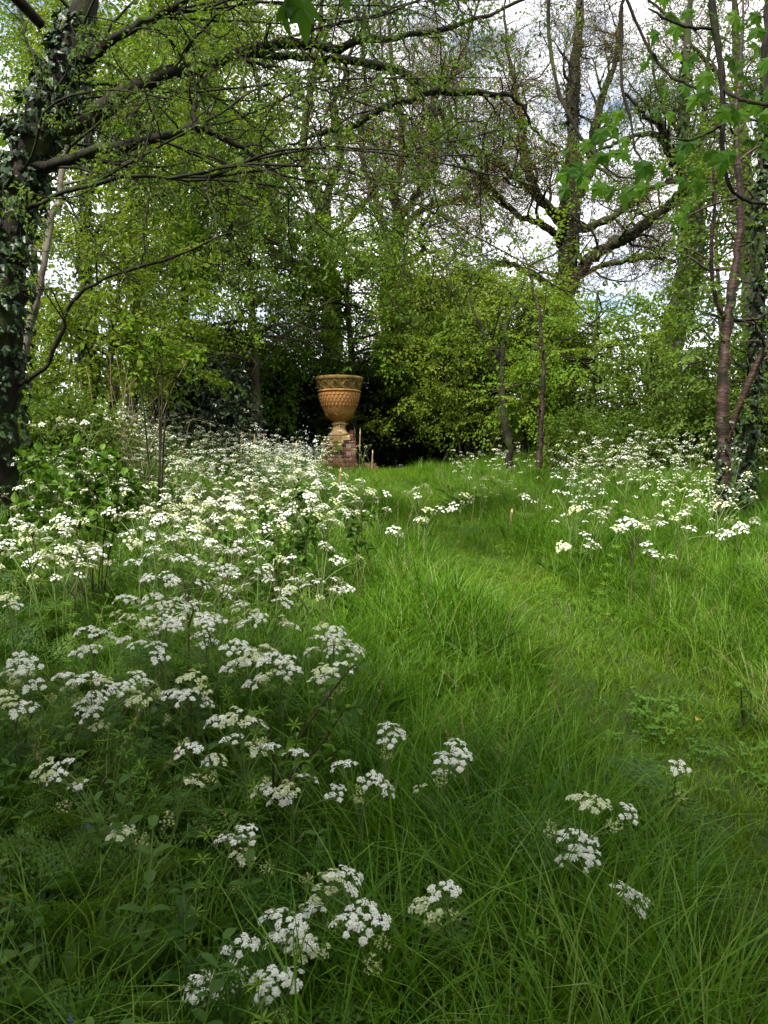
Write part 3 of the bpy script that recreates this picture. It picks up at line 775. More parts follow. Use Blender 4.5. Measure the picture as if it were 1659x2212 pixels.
hornbeam('hornbeam_tree', 'pale leafy young tree beside the two thin dark stems', (1120, 1000), 17.0,
         [(1130, 1040), (1135, 900), (1128, 780), (1122, 690), (1118, 620)], 0.09, (2.4, 5.6), 2.0, 56, HB, SPRAY_HORN, 1.2, taper=0.5)
hornbeam('hornbeam_tree', 'leafy thicket tree in front of the tall straight oak trunk', (1270, 1000), 15.0,
         [(1275, 1040), (1280, 900), (1285, 790), (1290, 700), (1292, 630)], 0.08, (1.9, 4.9), 1.75, 50, HG, SPRAY_HORN, 1.15, taper=0.55)
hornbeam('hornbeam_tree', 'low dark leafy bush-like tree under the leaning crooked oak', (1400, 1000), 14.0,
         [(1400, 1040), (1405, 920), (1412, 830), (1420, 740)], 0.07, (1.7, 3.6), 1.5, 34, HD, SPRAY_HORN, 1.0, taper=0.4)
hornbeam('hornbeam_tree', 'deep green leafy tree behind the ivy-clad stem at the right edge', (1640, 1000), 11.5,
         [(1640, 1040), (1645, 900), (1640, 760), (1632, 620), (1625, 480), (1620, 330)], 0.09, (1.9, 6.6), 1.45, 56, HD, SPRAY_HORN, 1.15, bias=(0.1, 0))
hornbeam('hornbeam_tree', 'tangled leafy thicket tree between the ivy-covered trunks at the left', (250, 950), 11.5,
         [(250, 980), (245, 860), (240, 760), (250, 660), (262, 560)], 0.07, (2.4, 4.9), 1.6, 40, HB, SPRAY_HORN, 1.0, taper=0.3)
hornbeam('hornbeam_tree', 'tall pale green tree at the upper left behind the arching limbs', (400, 1000), 19.0,
         [(400, 1040), (402, 800), (398, 600), (405, 400), (412, 200), (420, 20)], 0.14, (6.0, 13.0), 3.0, 75, HB, SPRAY_HORN, 1.05, s=(0.9, 1.4), taper=0.3)
hornbeam('hornbeam_tree', 'far yellow-brown tree catching light above the pale hornbeams', (930, 1000), 29.0,
         [(930, 1040), (935, 850), (940, 720), (945, 640)], 0.16, (5.0, 8.6), 3.2, 50, [M['twig'], M['ochre']], SPRAY_HORN, 0.7, s=(1.2, 1.9), taper=0.4)

hornbeam('hornbeam_tree', 'green tree closing the gap at the far left edge behind the leaning pale trunk', (70, 1000), 15.0,
         [(70, 1040), (74, 850), (70, 650), (80, 430), (85, 220), (90, 60)], 0.10, (2.6, 11.0), 1.9, 60, HG, SPRAY_HORN, 1.0, taper=0.2)
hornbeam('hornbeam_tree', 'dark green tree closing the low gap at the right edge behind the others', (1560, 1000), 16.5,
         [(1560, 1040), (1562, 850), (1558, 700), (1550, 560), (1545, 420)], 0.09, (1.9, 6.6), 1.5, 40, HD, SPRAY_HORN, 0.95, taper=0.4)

# slim stems standing in front of the understorey
def slim_tree(name, label, d, lines, wood, mats, sprays, t0=0.4, sp=0.5, s=(0.6, 1.0), rp=(9, 3), l1=(0.5, 1.4), leaf=True, group=None, sp3=0.34):
    f = d / FPX
    root = root_at(name, U(lines[0][0][0], lines[0][0][1], d), label, 'tree', group)
    t = Tree()
    for i, ln in enumerate(lines):
        P, R = t.limb(px_line([(x, y, d) for x, y in ln]), np.linspace(rp[0] if i == 0 else rp[0] * 0.6, rp[1], len(ln)) * f, len(ln) * 5, 7, 0.010)
        t.bough(P, R, sp, l1, 0.34, (0.3, 0.7), sp3, s, t0 if i == 0 else 0.2, (40, 75), 0.16, (0, 0, 0.1), (0, 0, -0.1), 0.6, 0.05)
    t.finish(root, M[wood])
    t.crown(root, sprays, mats, jitter=0.3)
slim_tree('young_tree', 'thin dark crooked stem with a forked top right of the urn', 13.0,
          [[(1102, 1010), (1098, 950), (1086, 880), (1084, 800), (1090, 720), (1110, 660), (1140, 600)], [(1086, 780), (1060, 745), (1030, 690), (1010, 620)]], 'bark_dark', HB, SPRAY_HORN)
slim_tree('young_tree', 'thin straight stem with a pale patch of bark left of the tall oak trunk', 12.0,
          [[(1163, 1010), (1168, 930), (1173, 830), (1170, 740), (1158, 650), (1140, 580), (1120, 530)]], 'bark_cherry', HG, SPRAY_HORN, 0.2, rp=(7, 1.2), sp=0.3)
slim_tree('coppiced_hazel', 'clump of thin straight brown hazel rods in the shade right of the dark holly', 17.0,
          [[(1040 + dx, 1015), (1036 + dx + lean * .3, 940), (1034 + dx + lean * .7, 870), (1032 + dx + lean * 1.4, 780)] for dx, lean in ((0, 5), (-24, -10), (-40, -18), (14, 12), (-12, 2), (28, 20), (-30, 4), (6, -8))],
          'bark', HB, SPRAY_HORN, 0.6, 0.8, rp=(4.5, 2))

# twin stems at the right edge
def twin_stems():
    d = 7.6; f = d / FPX
    root = root_at('cherry_tree', U(1556, 1196, d), 'shiny brown banded stem at the right edge with a pale branch forking right', 'tree')
    t = Tree()
    P, R = t.limb(px_line([(x, y, d) for x, y in [(1552, 1215), (1554, 1160), (1558, 1100), (1562, 1040), (1563, 960), (1560, 880), (1562, 800), (1568, 720), (1580, 640), (1592, 560), (1600, 470), (1596, 380), (1590, 260), (1600, 120), (1610, -40)]]),
                  np.array([20, 17, 16, 15, 15, 12, 11, 10.5, 10, 9, 8, 7, 6, 4, 2]) * f, 60, 10, 0.006)
    B, BR = t.limb(px_line([(1566, 960, d), (1582, 920, d), (1600, 872, d - .05), (1622, 820, d - .1), (1645, 770, d - .15), (1680, 690, d - .2), (1710, 600, d - .2)]), np.array([8, 7.5, 7, 7.5, 7, 6, 4]) * f, 26, 7, 0.004)
    B2, BR2 = t.limb(px_line([(1572, 700, d), (1545, 640, d - .1), (1535, 540, d - .2), (1545, 420, d - .3), (1530, 300, d - .4)]), np.array([6, 5, 4, 3, 1.5]) * f, 24, 6, 0.006)
    for Q, Rq, t0 in ((P, R, .45), (B, BR, .3), (B2, BR2, .2)):
        t.bough(Q, Rq, 0.34, (0.4, 1.2), 0.28, (0.25, 0.6), 0.26, (0.5, 0.85), t0, (40, 80), 0.18, (0, 0, 0.1), (0, 0, -0.2), 0.4, 0.1)
    t.finish(root, M['bark_cherry'])
    t.crown(root, SPRAY_HORN, HD)
    ivy_on(root, P, R, 160, 40, 0.03, 0.34, 0.05, True, 1.3)
    d = 8.0; f = d / FPX
    root = root_at('ivy_clad_tree', U(1590, 1190, d), 'dark slanting stem thick with ivy right behind the shiny brown stem', 'tree')
    t = Tree()
    P, R = t.limb(px_line([(x, y, d) for x, y in [(1582, 1205), (1592, 1140), (1605, 1060), (1615, 960), (1622, 860), (1632, 740), (1640, 600), (1644, 440), (1650, 280), (1655, 100), (1660, -80)]]),
                  np.array([19, 16, 15, 14, 14, 14, 13, 12, 10, 8, 5]) * f, 50, 10, 0.008)
    t.bough(P, R, 0.36, (0.5, 1.3), 0.28, (0.3, 0.7), 0.27, (0.5, 0.9), 0.4, (45, 85), 0.18, (0, 0, 0.1), (0, 0, -0.2), 0.4, 0.1, 0.3)
    t.finish(root, M['bark_dark'])
    t.crown(root, SPRAY_HORN, HD)
    ivy_on(root, P, R, 1100, 110, 0.05, 0.85, 0.058, True, 1.5)
twin_stems()

# ------------------------------------------------------------------ holly and far wood
def bush(name, label, cx, d, w, dep, h, n, mats, sprays, s, group=None, cat='bush', z0=0.0):
    """evergreen bush: sprays all through the outer shell of a lumpy body, on many thin stems"""
    x0 = U(cx, 1000, d)[0]
    root = root_at(name, (x0, d), label, cat, group)
    loc = np.array(root.location)
    lumps = []
    for k in range(12):
        a = rng.random() * 2 * math.pi; q = 0.55 * math.sqrt(rng.random())
        lumps.append((np.array([math.cos(a) * q * w, math.sin(a) * q * dep, z0 + h * (0.25 + 0.5 * rng.random())]), 0.34 + 0.2 * rng.random()))
    P, X = [], []
    sc = np.array([w, dep, h * 0.62])
    for k in range(n):
        c, r = lumps[rng.integers(0, len(lumps))]
        v = nrm(rng.normal(size=3)); rr = r * (0.6 + 0.45 * rng.random())
        p = c + v * rr * sc
        if p[2] < 0.03: p[2] = 0.03 + 0.3 * rng.random()
        P.append(p); X.append(nrm(v + np.array([0, 0, -0.2]) + 0.5 * rng.normal(size=3)))
    polys = []
    for k in range(26):
        c, r = lumps[k % 12]
        b = np.array([rng.normal() * 0.2 * w, rng.normal() * 0.2 * dep, -0.05])
        tip = c + nrm(rng.normal(size=3)) * r * sc * 0.6
        polys.append((*catmull([b, b * .6 + tip * .4 + rng.normal(size=3) * 0.1, tip], [0.035, 0.025, 0.008], 9), 5))
    tube_obj('stems', polys, M['bark_dark'], root)
    foliage('foliage', sprays, np.array(P), np.array(X), s[0] + (s[1] - s[0]) * rng.random(n), mats, root, jitter=0.8)
    return root
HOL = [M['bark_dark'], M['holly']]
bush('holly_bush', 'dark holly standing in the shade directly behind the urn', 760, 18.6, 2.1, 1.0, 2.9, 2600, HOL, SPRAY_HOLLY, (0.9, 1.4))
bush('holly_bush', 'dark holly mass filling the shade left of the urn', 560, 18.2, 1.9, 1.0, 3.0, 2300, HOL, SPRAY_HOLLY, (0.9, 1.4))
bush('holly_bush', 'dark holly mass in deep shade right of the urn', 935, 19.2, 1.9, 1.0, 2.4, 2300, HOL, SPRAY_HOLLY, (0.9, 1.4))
bush('holly_bush', 'dark evergreen bush behind the cow parsley bank at the left', 430, 14.0, 1.1, 0.8, 2.2, 1400, HOL, SPRAY_HOLLY, (0.8, 1.2))
bush('bramble_bush', 'low leafy mound of undergrowth beside the ivy-covered tree', 120, 9.0, 0.9, 0.7, 0.9, 900, HD, SPRAY_HORN, (0.45, 0.8))
bush('holly_bush', 'dark undergrowth bush behind the tall oak trunk', 1180, 22.0, 2.2, 1.0, 1.9, 1500, HOL, SPRAY_HOLLY, (1.0, 1.5))
bush('bramble_bush', 'low leafy bush behind the white flowers on the right', 1350, 12.6, 1.4, 0.8, 1.05, 1200, HD, SPRAY_HORN, (0.6, 0.9))
bush('bramble_bush', 'leafy bush at the right edge behind the twin stems', 1620, 11.8, 1.3, 0.8, 1.3, 1100, HD, SPRAY_HORN, (0.6, 0.9))

def far_wood():
    n = 4200
    x = rng.uniform(-34, 30, n); y = rng.uniform(31, 44, n)
    top = 2.2 + 0.9 * np.sin(x * 0.45) + 0.7 * np.sin(x * 1.1 + 2) + 2.6 * sstep(6, 14, -x) + 2.2 * sstep(9, 16, x)
    z = ground(x, y) + 0.3 + rng.random(n) ** 0.8 * top * 1.15
    X = nrm(np.stack([rng.normal(size=n), rng.normal(size=n), 0.3 * rng.normal(size=n)], -1))
    o = foliage('far_wood', SPRAY_FAR, np.stack([x, y, z], -1), X, 1.0 + 0.8 * rng.random(n), [M['bark_dark'], M['hornbeam_dark']], None, jitter=0.6)
    tag(o, 'low green wood closing the view beyond the trees', 'woodland', kind='stuff')
far_wood()

def wood_behind():
    """the trees that close the clearing behind and beside the viewer"""
    P = []
    cl = [(-13, -2, 9), (-11, -9, 11), (-6, -12, 12), (0, -13, 12), (6, -12, 12), (11, -8, 11), (12, -1, 10), (13, 6, 10), (9.5, 3.2, 7.5), (-12, 4, 9), (8.0, -4.5, 8), (-8.5, -6.5, 9)]
    polys = []
    for x, y, h in cl:
        g = float(ground(x, y))
        polys.append((*catmull([(x, y, g - 0.2), (x + 0.1, y, g + h * 0.4), (x - 0.1, y, g + h * 0.85)], [0.28, 0.22, 0.05], 8), 7))
        m = 330
        v = nrm(rng.normal(size=(m, 3))) * (rng.random((m, 1)) ** 0.45)
        q = v * np.array([2.9, 2.6, h * 0.46]) + np.array([x, y, g + h * 0.52])
        P.append(q[q[:, 2] > g + 0.2])
    P = np.concatenate(P)
    n = len(P)
    V, Q = tubes_arrays(polys)
    root = empty('wood_behind', (0, -10, float(ground(0, -10))), 'dense wood closing the clearing behind and beside the viewer', 'woodland')
    root['kind'] = 'stuff'
    loc = np.array(root.location)
    o = obj('trunks', mesh_np('trunks', V - loc, np.zeros((0, 3)), [M['bark_dark']], quads=Q, smooth=True), root); o['kind'] = 'stuff'
    foliage('foliage', SPRAY_WOOD, P - loc, rng.normal(size=(n, 3)) * np.array([1, 1, 0.4]), 0.9 + 0.7 * rng.random(n), [M['bark_dark'], M['hornbeam_dark']], root, jitter=0.7)
wood_behind()

# ------------------------------------------------------------------ sycamore boughs hanging in at the top right
def maple_outline():
    half = [(0.0, 0.0), (0.16, -0.06), (0.40, -0.02), (0.30, 0.10), (0.52, 0.26), (0.60, 0.44), (0.36, 0.42), (0.30, 0.50), (0.34, 0.72), (0.18, 0.74), (0.13, 0.92), (0.0, 1.12)]
    return half + [(-x, y) for x, y in half[-2:0:-1]]
def maple_mesh(seed):
    r = np.random.default_rng(seed)
    o = maple_outline()
    V = [(x, y, -0.55 * x * x - 0.30 * y * y + 0.06 * math.sin(9 * y + seed) + 0.10 * abs(x) * math.cos(7 * y) + 0.03 * r.normal()) for x, y in o] + [(0, 0.36, 0.05)]
    T = [(i, (i + 1) % len(o), len(o)) for i in range(len(o))]
    st, stt = tube_tris([(0, 0, 0), (0, -0.22, 0.10), (0, -0.42, 0.28)], [0.012, 0.012, 0.014], 3)
    V2 = np.concatenate([np.array(V), st]); T2 = np.concatenate([np.array(T), stt + len(V)])
    return mesh_np('leaf', V2, T2, [M['sycamore']], None, np.full(len(V2), 0.5))
MAPLE = [maple_mesh(s) for s in range(5)]

def sycamore():
    base = np.array([3.1, 2.6, 0])
    root = empty('sycamore_tree', (3.1, 2.6, float(ground(3.1, 2.6))), 'overhanging sycamore whose dark twigs and big soft leaves hang in at the top right', 'tree')
    loc = np.array(root.location)
    t = Tree(); polys = t.polys
    g0 = loc[2]
    P0, R0 = t.limb([(3.1, 2.6, g0 - 0.1), (3.12, 2.6, 1.2), (3.08, 2.65, 2.4), (3.0, 2.7, 3.6), (2.9, 2.75, 5.0)], [0.16, 0.13, 0.12, 0.11, 0.08], 24, 10, 0.006)
    d = 3.2; f = d / FPX
    def twig(pts, r):
        return t.limb(px_line(pts), np.array(r) * f, len(pts) * 4, 6, 0.002)
    lines = []
    over = np.array([[2.95, 2.7, 3.9], [2.4, 2.9, 4.25], U(1545, -130, 3.2)])
    t.limb(over, [0.04, 0.03, 0.02], 12, 7)
    lines.append(twig([(1545, -130, 3.2), (1538, 0, 3.2), (1550, 90, 3.2), (1562, 190, 3.2), (1560, 300, 3.2), (1568, 380, 3.2), (1595, 425, 3.2), (1640, 440, 3.2), (1700, 445, 3.2)], [10, 8, 8, 7, 6, 5, 4, 3.5, 2]))
    lines.append(twig([(1545, -130, 3.2), (1450, -70, 3.3), (1350, -10, 3.4), (1343, 80, 3.4), (1344, 180, 3.4), (1360, 250, 3.4), (1372, 320, 3.4), (1395, 360, 3.4)], [8, 6, 4.5, 4, 3.5, 3, 2.5, 1.5]))
    lines.append(twig([(1350, -10, 3.4), (1400, 100, 3.4), (1445, 160, 3.35), (1490, 185, 3.3), (1540, 205, 3.25)], [4, 4, 3.5, 3, 2.5]))
    lines.append(twig([(1190, -120, 3.6), (1185, 60, 3.6), (1205, 190, 3.55), (1240, 270, 3.5), (1290, 340, 3.45), (1345, 385, 3.4), (1420, 370, 3.3)], [5, 4.5, 4, 4, 3.5, 2.5, 1.5]))
    lines.append(twig([(1450, -70, 3.3), (1330, -140, 3.5), (1190, -120, 3.6)], [7, 6, 5]))
    lines.append(twig([(1562, 190, 3.2), (1600, 215, 3.1), (1650, 225, 3.0), (1720, 215, 2.9)], [5, 4, 3, 2]))
    lines.append(twig([(1550, 60, 3.2), (1490, 60, 3.2), (1440, 40, 3.2), (1400, 20, 3.2)], [4, 3.5, 3, 2]))
    lines.append(twig([(1560, 270, 3.2), (1500, 300, 3.15), (1450, 300, 3.1)], [4, 3, 1.5]))
    # one bough reaches across overhead and hangs a single leaf into the top of the view
    t.limb(np.array([[2.98, 2.7, 4.1], [1.9, 2.6, 4.05], [0.8, 2.2, 3.6], U(700, -260, 1.9), U(650, -60, 1.7)]), [0.035, 0.025, 0.014, 0.006, 0.003], 26, 6, 0.004)
    t.finish(root, M['bark_dark'])
    spots = []
    for px, py in [(1440, 20), (1470, 50), (1420, 70), (1500, 30), (1540, 60), (1490, 110), (1450, 110), (1410, 120), (1395, 140), (1560, 110), (1600, 60), (1630, 100), (1650, 60), (1600, 130),
                   (1620, 190), (1650, 235), (1590, 230), (1600, 160), (1640, 155), (1660, 190), (1480, 140), (1520, 150), (1470, 180), (1435, 190), (1500, 215), (1530, 205), (1420, 240), (1455, 250),
                   (1300, 250), (1320, 265), (1335, 250), (1290, 280), (1270, 295), (1320, 310), (1345, 305), (1310, 335), (1285, 345), (1260, 390), (1250, 370), (1215, 330), (1210, 375), (1225, 360), (1240, 350),
                   (1340, 330), (1365, 350), (1380, 410), (1390, 395), (1355, 400), (1330, 400), (1305, 395), (1400, 380), (1420, 390), (1440, 370), (1470, 385), (1490, 370), (1500, 360), (1510, 390), (1475, 310), (1460, 325),
                   (1495, 305), (1530, 330), (1560, 330), (1590, 330), (1620, 310), (1640, 330), (1655, 305), (1600, 250), (1580, 240), (1555, 240), (1640, 260), (1460, 455), (1455, 475), (1480, 440),
                   (1280, 405), (1230, 400), (1400, 350), (1430, 350), (1545, 30), (1580, 30), (1620, 20), (1430, -10), (1465, -10), (1520, -20), (1655, 130), (1625, 225)]:
        spots.append((px + rng.normal() * 6, py + rng.normal() * 6, 3.2 + 0.22 * rng.normal()))
    for k, (px, py, dd) in enumerate(spots):
        p = U(px, py, dd)
        o = obj('leaf', MAPLE[k % 5], root)
        nl = nrm(np.array([0.45 * rng.normal(), -1.0 + 0.35 * rng.normal(), 0.5]))
        tip = np.array([0.6 * rng.normal(), -0.3 + 0.4 * rng.normal(), -0.9])
        s = 0.066 * (0.6 + 0.6 * rng.random())
        o.matrix_basis = Matrix.Translation(Vector(p - loc)) @ orient(nl, tip).to_4x4() @ Matrix.Scale(s, 4)
    for px, py, s, tip, nl in ((640, -8, 0.088, (0.25, -0.1, -1), (0.25, -0.9, 0.4)), (622, -5, 0.07, (-0.05, -0.1, -1), (-0.8, -0.5, 0.3)), (730, -30, 0.05, (0.4, 0, -1), (0.2, -0.8, 0.5))):
        o = obj('leaf', MAPLE[1], root)
        p = U(px, py, 1.65)
        o.matrix_basis = Matrix.Translation(Vector(p - loc)) @ orient(nl, np.array(tip)).to_4x4() @ Matrix.Scale(s, 4)
sycamore()

# ------------------------------------------------------------------ the urn
def lathe(prof, n=64, bump=None):
    prof = np.asarray(prof, float)
    a = np.linspace(0, 2 * np.pi, n, endpoint=False)
    V = np.stack([prof[:, None, 0] * np.cos(a), prof[:, None, 0] * np.sin(a), np.repeat(prof[:, 1:2], n, 1)], -1)
    m = len(prof)
    i = np.arange(m * n).reshape(m, n)
    j = np.roll(i, -1, 1)
    Q = np.stack([i[:-1], j[:-1], j[1:], i[1:]], -1).reshape(-1, 4)
    return V.reshape(-1, 3), Q
def lathe_obj(name, prof, mat, parent, n=64, smooth=True):
    V, Q = lathe(prof, n)
    o = obj(name, mesh_np(name, V, np.zeros((0, 3)), [mat], smooth=smooth, quads=Q), parent)
    return o

def box_arrays(sx, sy, sz, bev=0.004, jit=0.0):
    """bevelled box, 24 vertices would do; 8 corner vertices pulled in on each axis"""
    V, F = [], []
    h = np.array([sx, sy, sz]) / 2
    import itertools
    idx = {}
    for ax in range(3):
        for sg in (-1, 1):
            for a, b in ((-1, -1), (1, -1), (1, 1), (-1, 1)):
                c = np.zeros(3); o1, o2 = (ax + 1) % 3, (ax + 2) % 3
                c[ax] = sg * h[ax]; c[o1] = a * (h[o1] - bev); c[o2] = b * (h[o2] - bev)
                idx[(ax, sg, a, b)] = len(V); V.append(c)
            q = [idx[(ax, sg, a, b)] for a, b in ((-1, -1), (1, -1), (1, 1), (-1, 1))]
            F.append(q if sg > 0 else q[::-1])
    def vid(ax, s):
        o1, o2 = (ax + 1) % 3, (ax + 2) % 3
        return idx[(ax, s[ax], s[o1], s[o2])]
    for ax in range(3):
        o1, o2 = (ax + 1) % 3, (ax + 2) % 3
        for s1 in (-1, 1):
            for s2 in (-1, 1):
                sa = [0, 0, 0]; sb = [0, 0, 0]
                sa[ax] = -1; sb[ax] = 1; sa[o1] = sb[o1] = s1; sa[o2] = sb[o2] = s2
                F.append([vid(o1, sa), vid(o1, sb), vid(o2, sb), vid(o2, sa)])
    T = []
    for s in itertools.product((-1, 1), repeat=3):
        T.append([vid(0, s), vid(1, s), vid(2, s)])
    V = np.array(V)
    if jit: V = V + rng.normal(size=V.shape) * jit
    return V, np.array(T), np.array(F)
def box_mesh(name, sx, sy, sz, mat, bev=0.004, jit=0.0):
    V, T, F = box_arrays(sx, sy, sz, bev, jit)
    return mesh_np(name, V, T, [mat], quads=F)

def urn():
    Z0 = 2.225
    root = empty('garden_urn', (UX, UY, Z0), 'huge terracotta urn with a scrolled rim and fish-scale bowl on a mossy foot', 'urn')
    zz = lambda y: 3.54 - (y - 340) * 0.00156 - Z0        # picture rows of the close-up to height
    # bowl with hollow inside
    prof = [(0.02, zz(935)), (0.135, zz(928)), (0.185, zz(900)), (0.235, zz(868)), (0.285, zz(828)), (0.325, zz(785)), (0.352, zz(745)), (0.372, zz(705)), (0.392, zz(655)), (0.41, zz(605)), (0.424, zz(560)), (0.430, zz(545))]
    lathe_obj('bowl', prof, M['terracotta'], root)
    lathe_obj('band', [(0.431, zz(546)), (0.452, zz(540)), (0.462, zz(531)), (0.460, zz(522)), (0.448, zz(516)), (0.436, zz(512))], M['terracotta'], root)
    lathe_obj('frieze', [(0.437, zz(513)), (0.440, zz(500)), (0.448, zz(470)), (0.462, zz(430)), (0.480, zz(400)), (0.492, zz(388))], M['terracotta_weathered'], root)
    lathe_obj('rim', [(0.492, zz(389)), (0.503, zz(380)), (0.508, zz(366)), (0.506, zz(350)), (0.498, zz(340)), (0.470, zz(339)), (0.455, zz(352)), (0.430, zz(420)), (0.40, zz(520)), (0.30, zz(760)), (0.02, zz(880))], M['terracotta_weathered'], root)
    # scrolls: a running vine in relief, one scroll repeated round the frieze
    nS = 13
    def on_frieze(a, v, out=0.0):
        y = 505 - v * 112
        r = np.interp(y, [388, 400, 430, 470, 500, 513], [0.492, 0.480, 0.462, 0.448, 0.440, 0.437]) + out
        return np.array([r * math.sin(a), -r * math.cos(a), zz(y)])
    seg = 2 * math.pi / nS
    pl = []
    s = np.linspace(0, 1, 22)
    wave = [on_frieze((u - 0.5) * seg, 0.5 + 0.36 * math.sin(2 * math.pi * u), 0.005) for u in s]
    pl.append((np.array(wave), np.full(22, 0.015), 6))
    for cu, cv, sg in ((0.25, 0.42, 1), (0.75, 0.58, -1)):
        th = np.linspace(0.3, 4.6, 18)
        sp = [on_frieze((cu - 0.5 + 0.052 * (5.2 - a) / 1.25 * math.cos(a) * 0.9) * seg, cv + sg * 0.075 * (5.2 - a) / 1.25 * math.sin(a), 0.006) for a in th]
        pl.append((np.array(sp), np.linspace(0.013, 0.008, 18), 6))
    V, Q = tubes_arrays(pl)
    T = np.concatenate([Q[:, [0, 1, 2]], Q[:, [0, 2, 3]]])
    parts = [(V, T, 0, 0.5)]
    for cu, cv in ((0.25, 0.40), (0.75, 0.60), (0.5, 0.80), (0.02, 0.2), (0.40, 0.16), (0.62, 0.9), (0.13, 0.78), (0.88, 0.22)):
        b = on_frieze((cu - 0.5) * seg, cv, 0.004)
        for q in range(4):
            a2 = q * 1.57 + cu * 9
            e = on_frieze((cu - 0.5 + 0.075 * math.cos(a2)) * seg, cv + 0.13 * math.sin(a2), 0.012) - b
            L = float(np.linalg.norm(e))
            v3, t3 = leaf_tris(b, e, nrm(np.array([b[0], b[1], 0])), L * 1.3, L * 0.75, 0.5, pts=8)
            v3 = v3 + nrm(np.array([b[0], b[1], 0])) * 0.006
            parts.append((v3, t3, 0, 0.5))
    V, T, Mi, Rn = merge(parts)
    me = mesh_np('scroll', V, T, [M['terracotta_weathered']], smooth=True)
    for k in range(nS):
        o = obj('scroll', me, root); o.rotation_euler = (0, 0, k * seg)
    # overlapping scales, five rows
    nsc = 32
    def scale_mesh(r_top, r_bot, y_top, y_bot):
        w = math.pi * (r_top + r_bot) / nsc * 0.97
        h = (y_bot - y_top) * 0.00156
        out = [(-0.5, 0.0), (-0.5, -0.42)] + [(-0.5 * math.cos(a), -0.45 - 0.55 * math.sin(a)) for a in np.linspace(0.15, math.pi - 0.15, 9)] + [(0.5, -0.42), (0.5, 0.0)]
        V, n = [], len(out)
        for lay in (0, 1):
            for x, y in out:
                rr = r_top + (r_bot - r_top) * (-y) + (0.016 + 0.020 * (-y) if lay else 0.0)
                a = x * w / rr
                V.append((rr * math.sin(a), -rr * math.cos(a), zz(y_top) + y * h))
        c = len(V)
        rr = (r_top + r_bot) / 2 + 0.030
        V.append((0, -rr, zz(y_top) - 0.5 * h))
        T = [(n + (i + 1) % n, n + i, c) for i in range(n)]
        T = [(a, b, cc) for (b, a, cc) in T]
        for i in range(n):
            j = (i + 1) % n
            T += [(i, j, n + j), (i, n + j, n + i)]
        return mesh_np('scale', np.array(V), np.array(T), [M['terracotta']])
    rows = [(545, 590), (565, 635), (605, 682), (650, 728)]
    rr_at = lambda y: float(np.interp(y, [545, 560, 605, 655, 705, 745], [0.430, 0.424, 0.41, 0.392, 0.372, 0.352])) - 0.012
    for k, (y0, y1) in enumerate(rows):
        me = scale_mesh(rr_at(y0) + 0.004 * (0 if k else 0), rr_at(y1), y0, y1)
        for q in range(nsc):
            o = obj('scale', me, root)
            o.rotation_euler = (0, 0, (q + 0.5 * (k % 2)) * 2 * math.pi / nsc)
            o.scale = (1 - 0.0035 * k, 1 - 0.0035 * k, 1)
    # plain flutes below the scales
    def flute_mesh():
        ys = np.linspace(725, 840, 6); V = []
        for y in ys:
            r = float(np.interp(y, [705, 745, 785, 828, 868], [0.372, 0.352, 0.325, 0.285, 0.235]))
            for x in np.linspace(-1, 1, 5):
                a = x * math.pi / 18 * 0.96
                rr = r + 0.009 * (1 - x * x)
                V.append((rr * math.sin(a), -rr * math.cos(a), zz(y)))
        i = np.arange(30).reshape(6, 5)
        Q = np.stack([i[:-1, :-1], i[1:, :-1], i[1:, 1:], i[:-1, 1:]], -1).reshape(-1, 4)[:, ::-1]
        return mesh_np('flute', np.array(V), np.zeros((0, 3)), [M['terracotta']], smooth=True, quads=Q)
    me = flute_mesh()
    for k in range(18):
        o = obj('flute', me, root); o.rotation_euler = (0, 0, k * math.pi / 9)
    # leaf collar round the bottom of the bowl
    def petal_mesh():
        pts = []
        rows_ = [(925, 0.50, 0.004), (905, 0.72, 0.014), (880, 0.92, 0.020), (855, 1.0, 0.024), (838, 0.85, 0.030), (826, 0.45, 0.034)]
        V = []
        for y, w, outw in rows_:
            r = float(np.interp(y, [785, 828, 868, 900, 928], [0.325, 0.285, 0.235, 0.185, 0.135])) + outw
            for x in np.linspace(-1, 1, 7):
                a = x * w * math.pi / 8
                rr = r - 0.008 * abs(x) + 0.006 * math.cos(3 * math.pi * x)
                yy = y + 10 * abs(x) * (1 if y < 860 else 0) + (5 * math.cos(3 * math.pi * x) if y < 850 else 0)
                V.append((rr * math.sin(a), -rr * math.cos(a), zz(yy)))
        i = np.arange(42).reshape(6, 7)
        Q = np.stack([i[:-1, :-1], i[:-1, 1:], i[1:, 1:], i[1:, :-1]], -1).reshape(-1, 4)
        return mesh_np('collar_leaf', np.array(V), np.zeros((0, 3)), [M['terracotta']], smooth=True, quads=Q)
    me = petal_mesh()
    for k in range(8):
        o = obj('collar_leaf', me, root); o.rotation_euler = (0, 0, (k + 0.5) * math.pi / 4)
    lathe_obj('foot', [(0.02, zz(922)), (0.125, zz(925)), (0.130, zz(938)), (0.150, zz(950)), (0.172, zz(956)), (0.174, zz(964)), (0.160, zz(970)), (0.142, zz(978)), (0.134, zz(1000)), (0.136, zz(1020)), (0.146, zz(1042)), (0.166, zz(1062)), (0.195, zz(1082)), (0.215, zz(1104)), (0.218, zz(1112)), (0.02, zz(1113))], M['plinth_stone'], root)
    V, T, F = box_arrays(0.47, 0.47, (1180 - 1113) * 0.00156 - 0.004, 0.012, 0.004)
    o = obj('base_block', mesh_np('base_block', V, T, [M['plinth_stone']], quads=F), root, (0, 0, (1180 - 1146) * 0.00156 - 0.0))
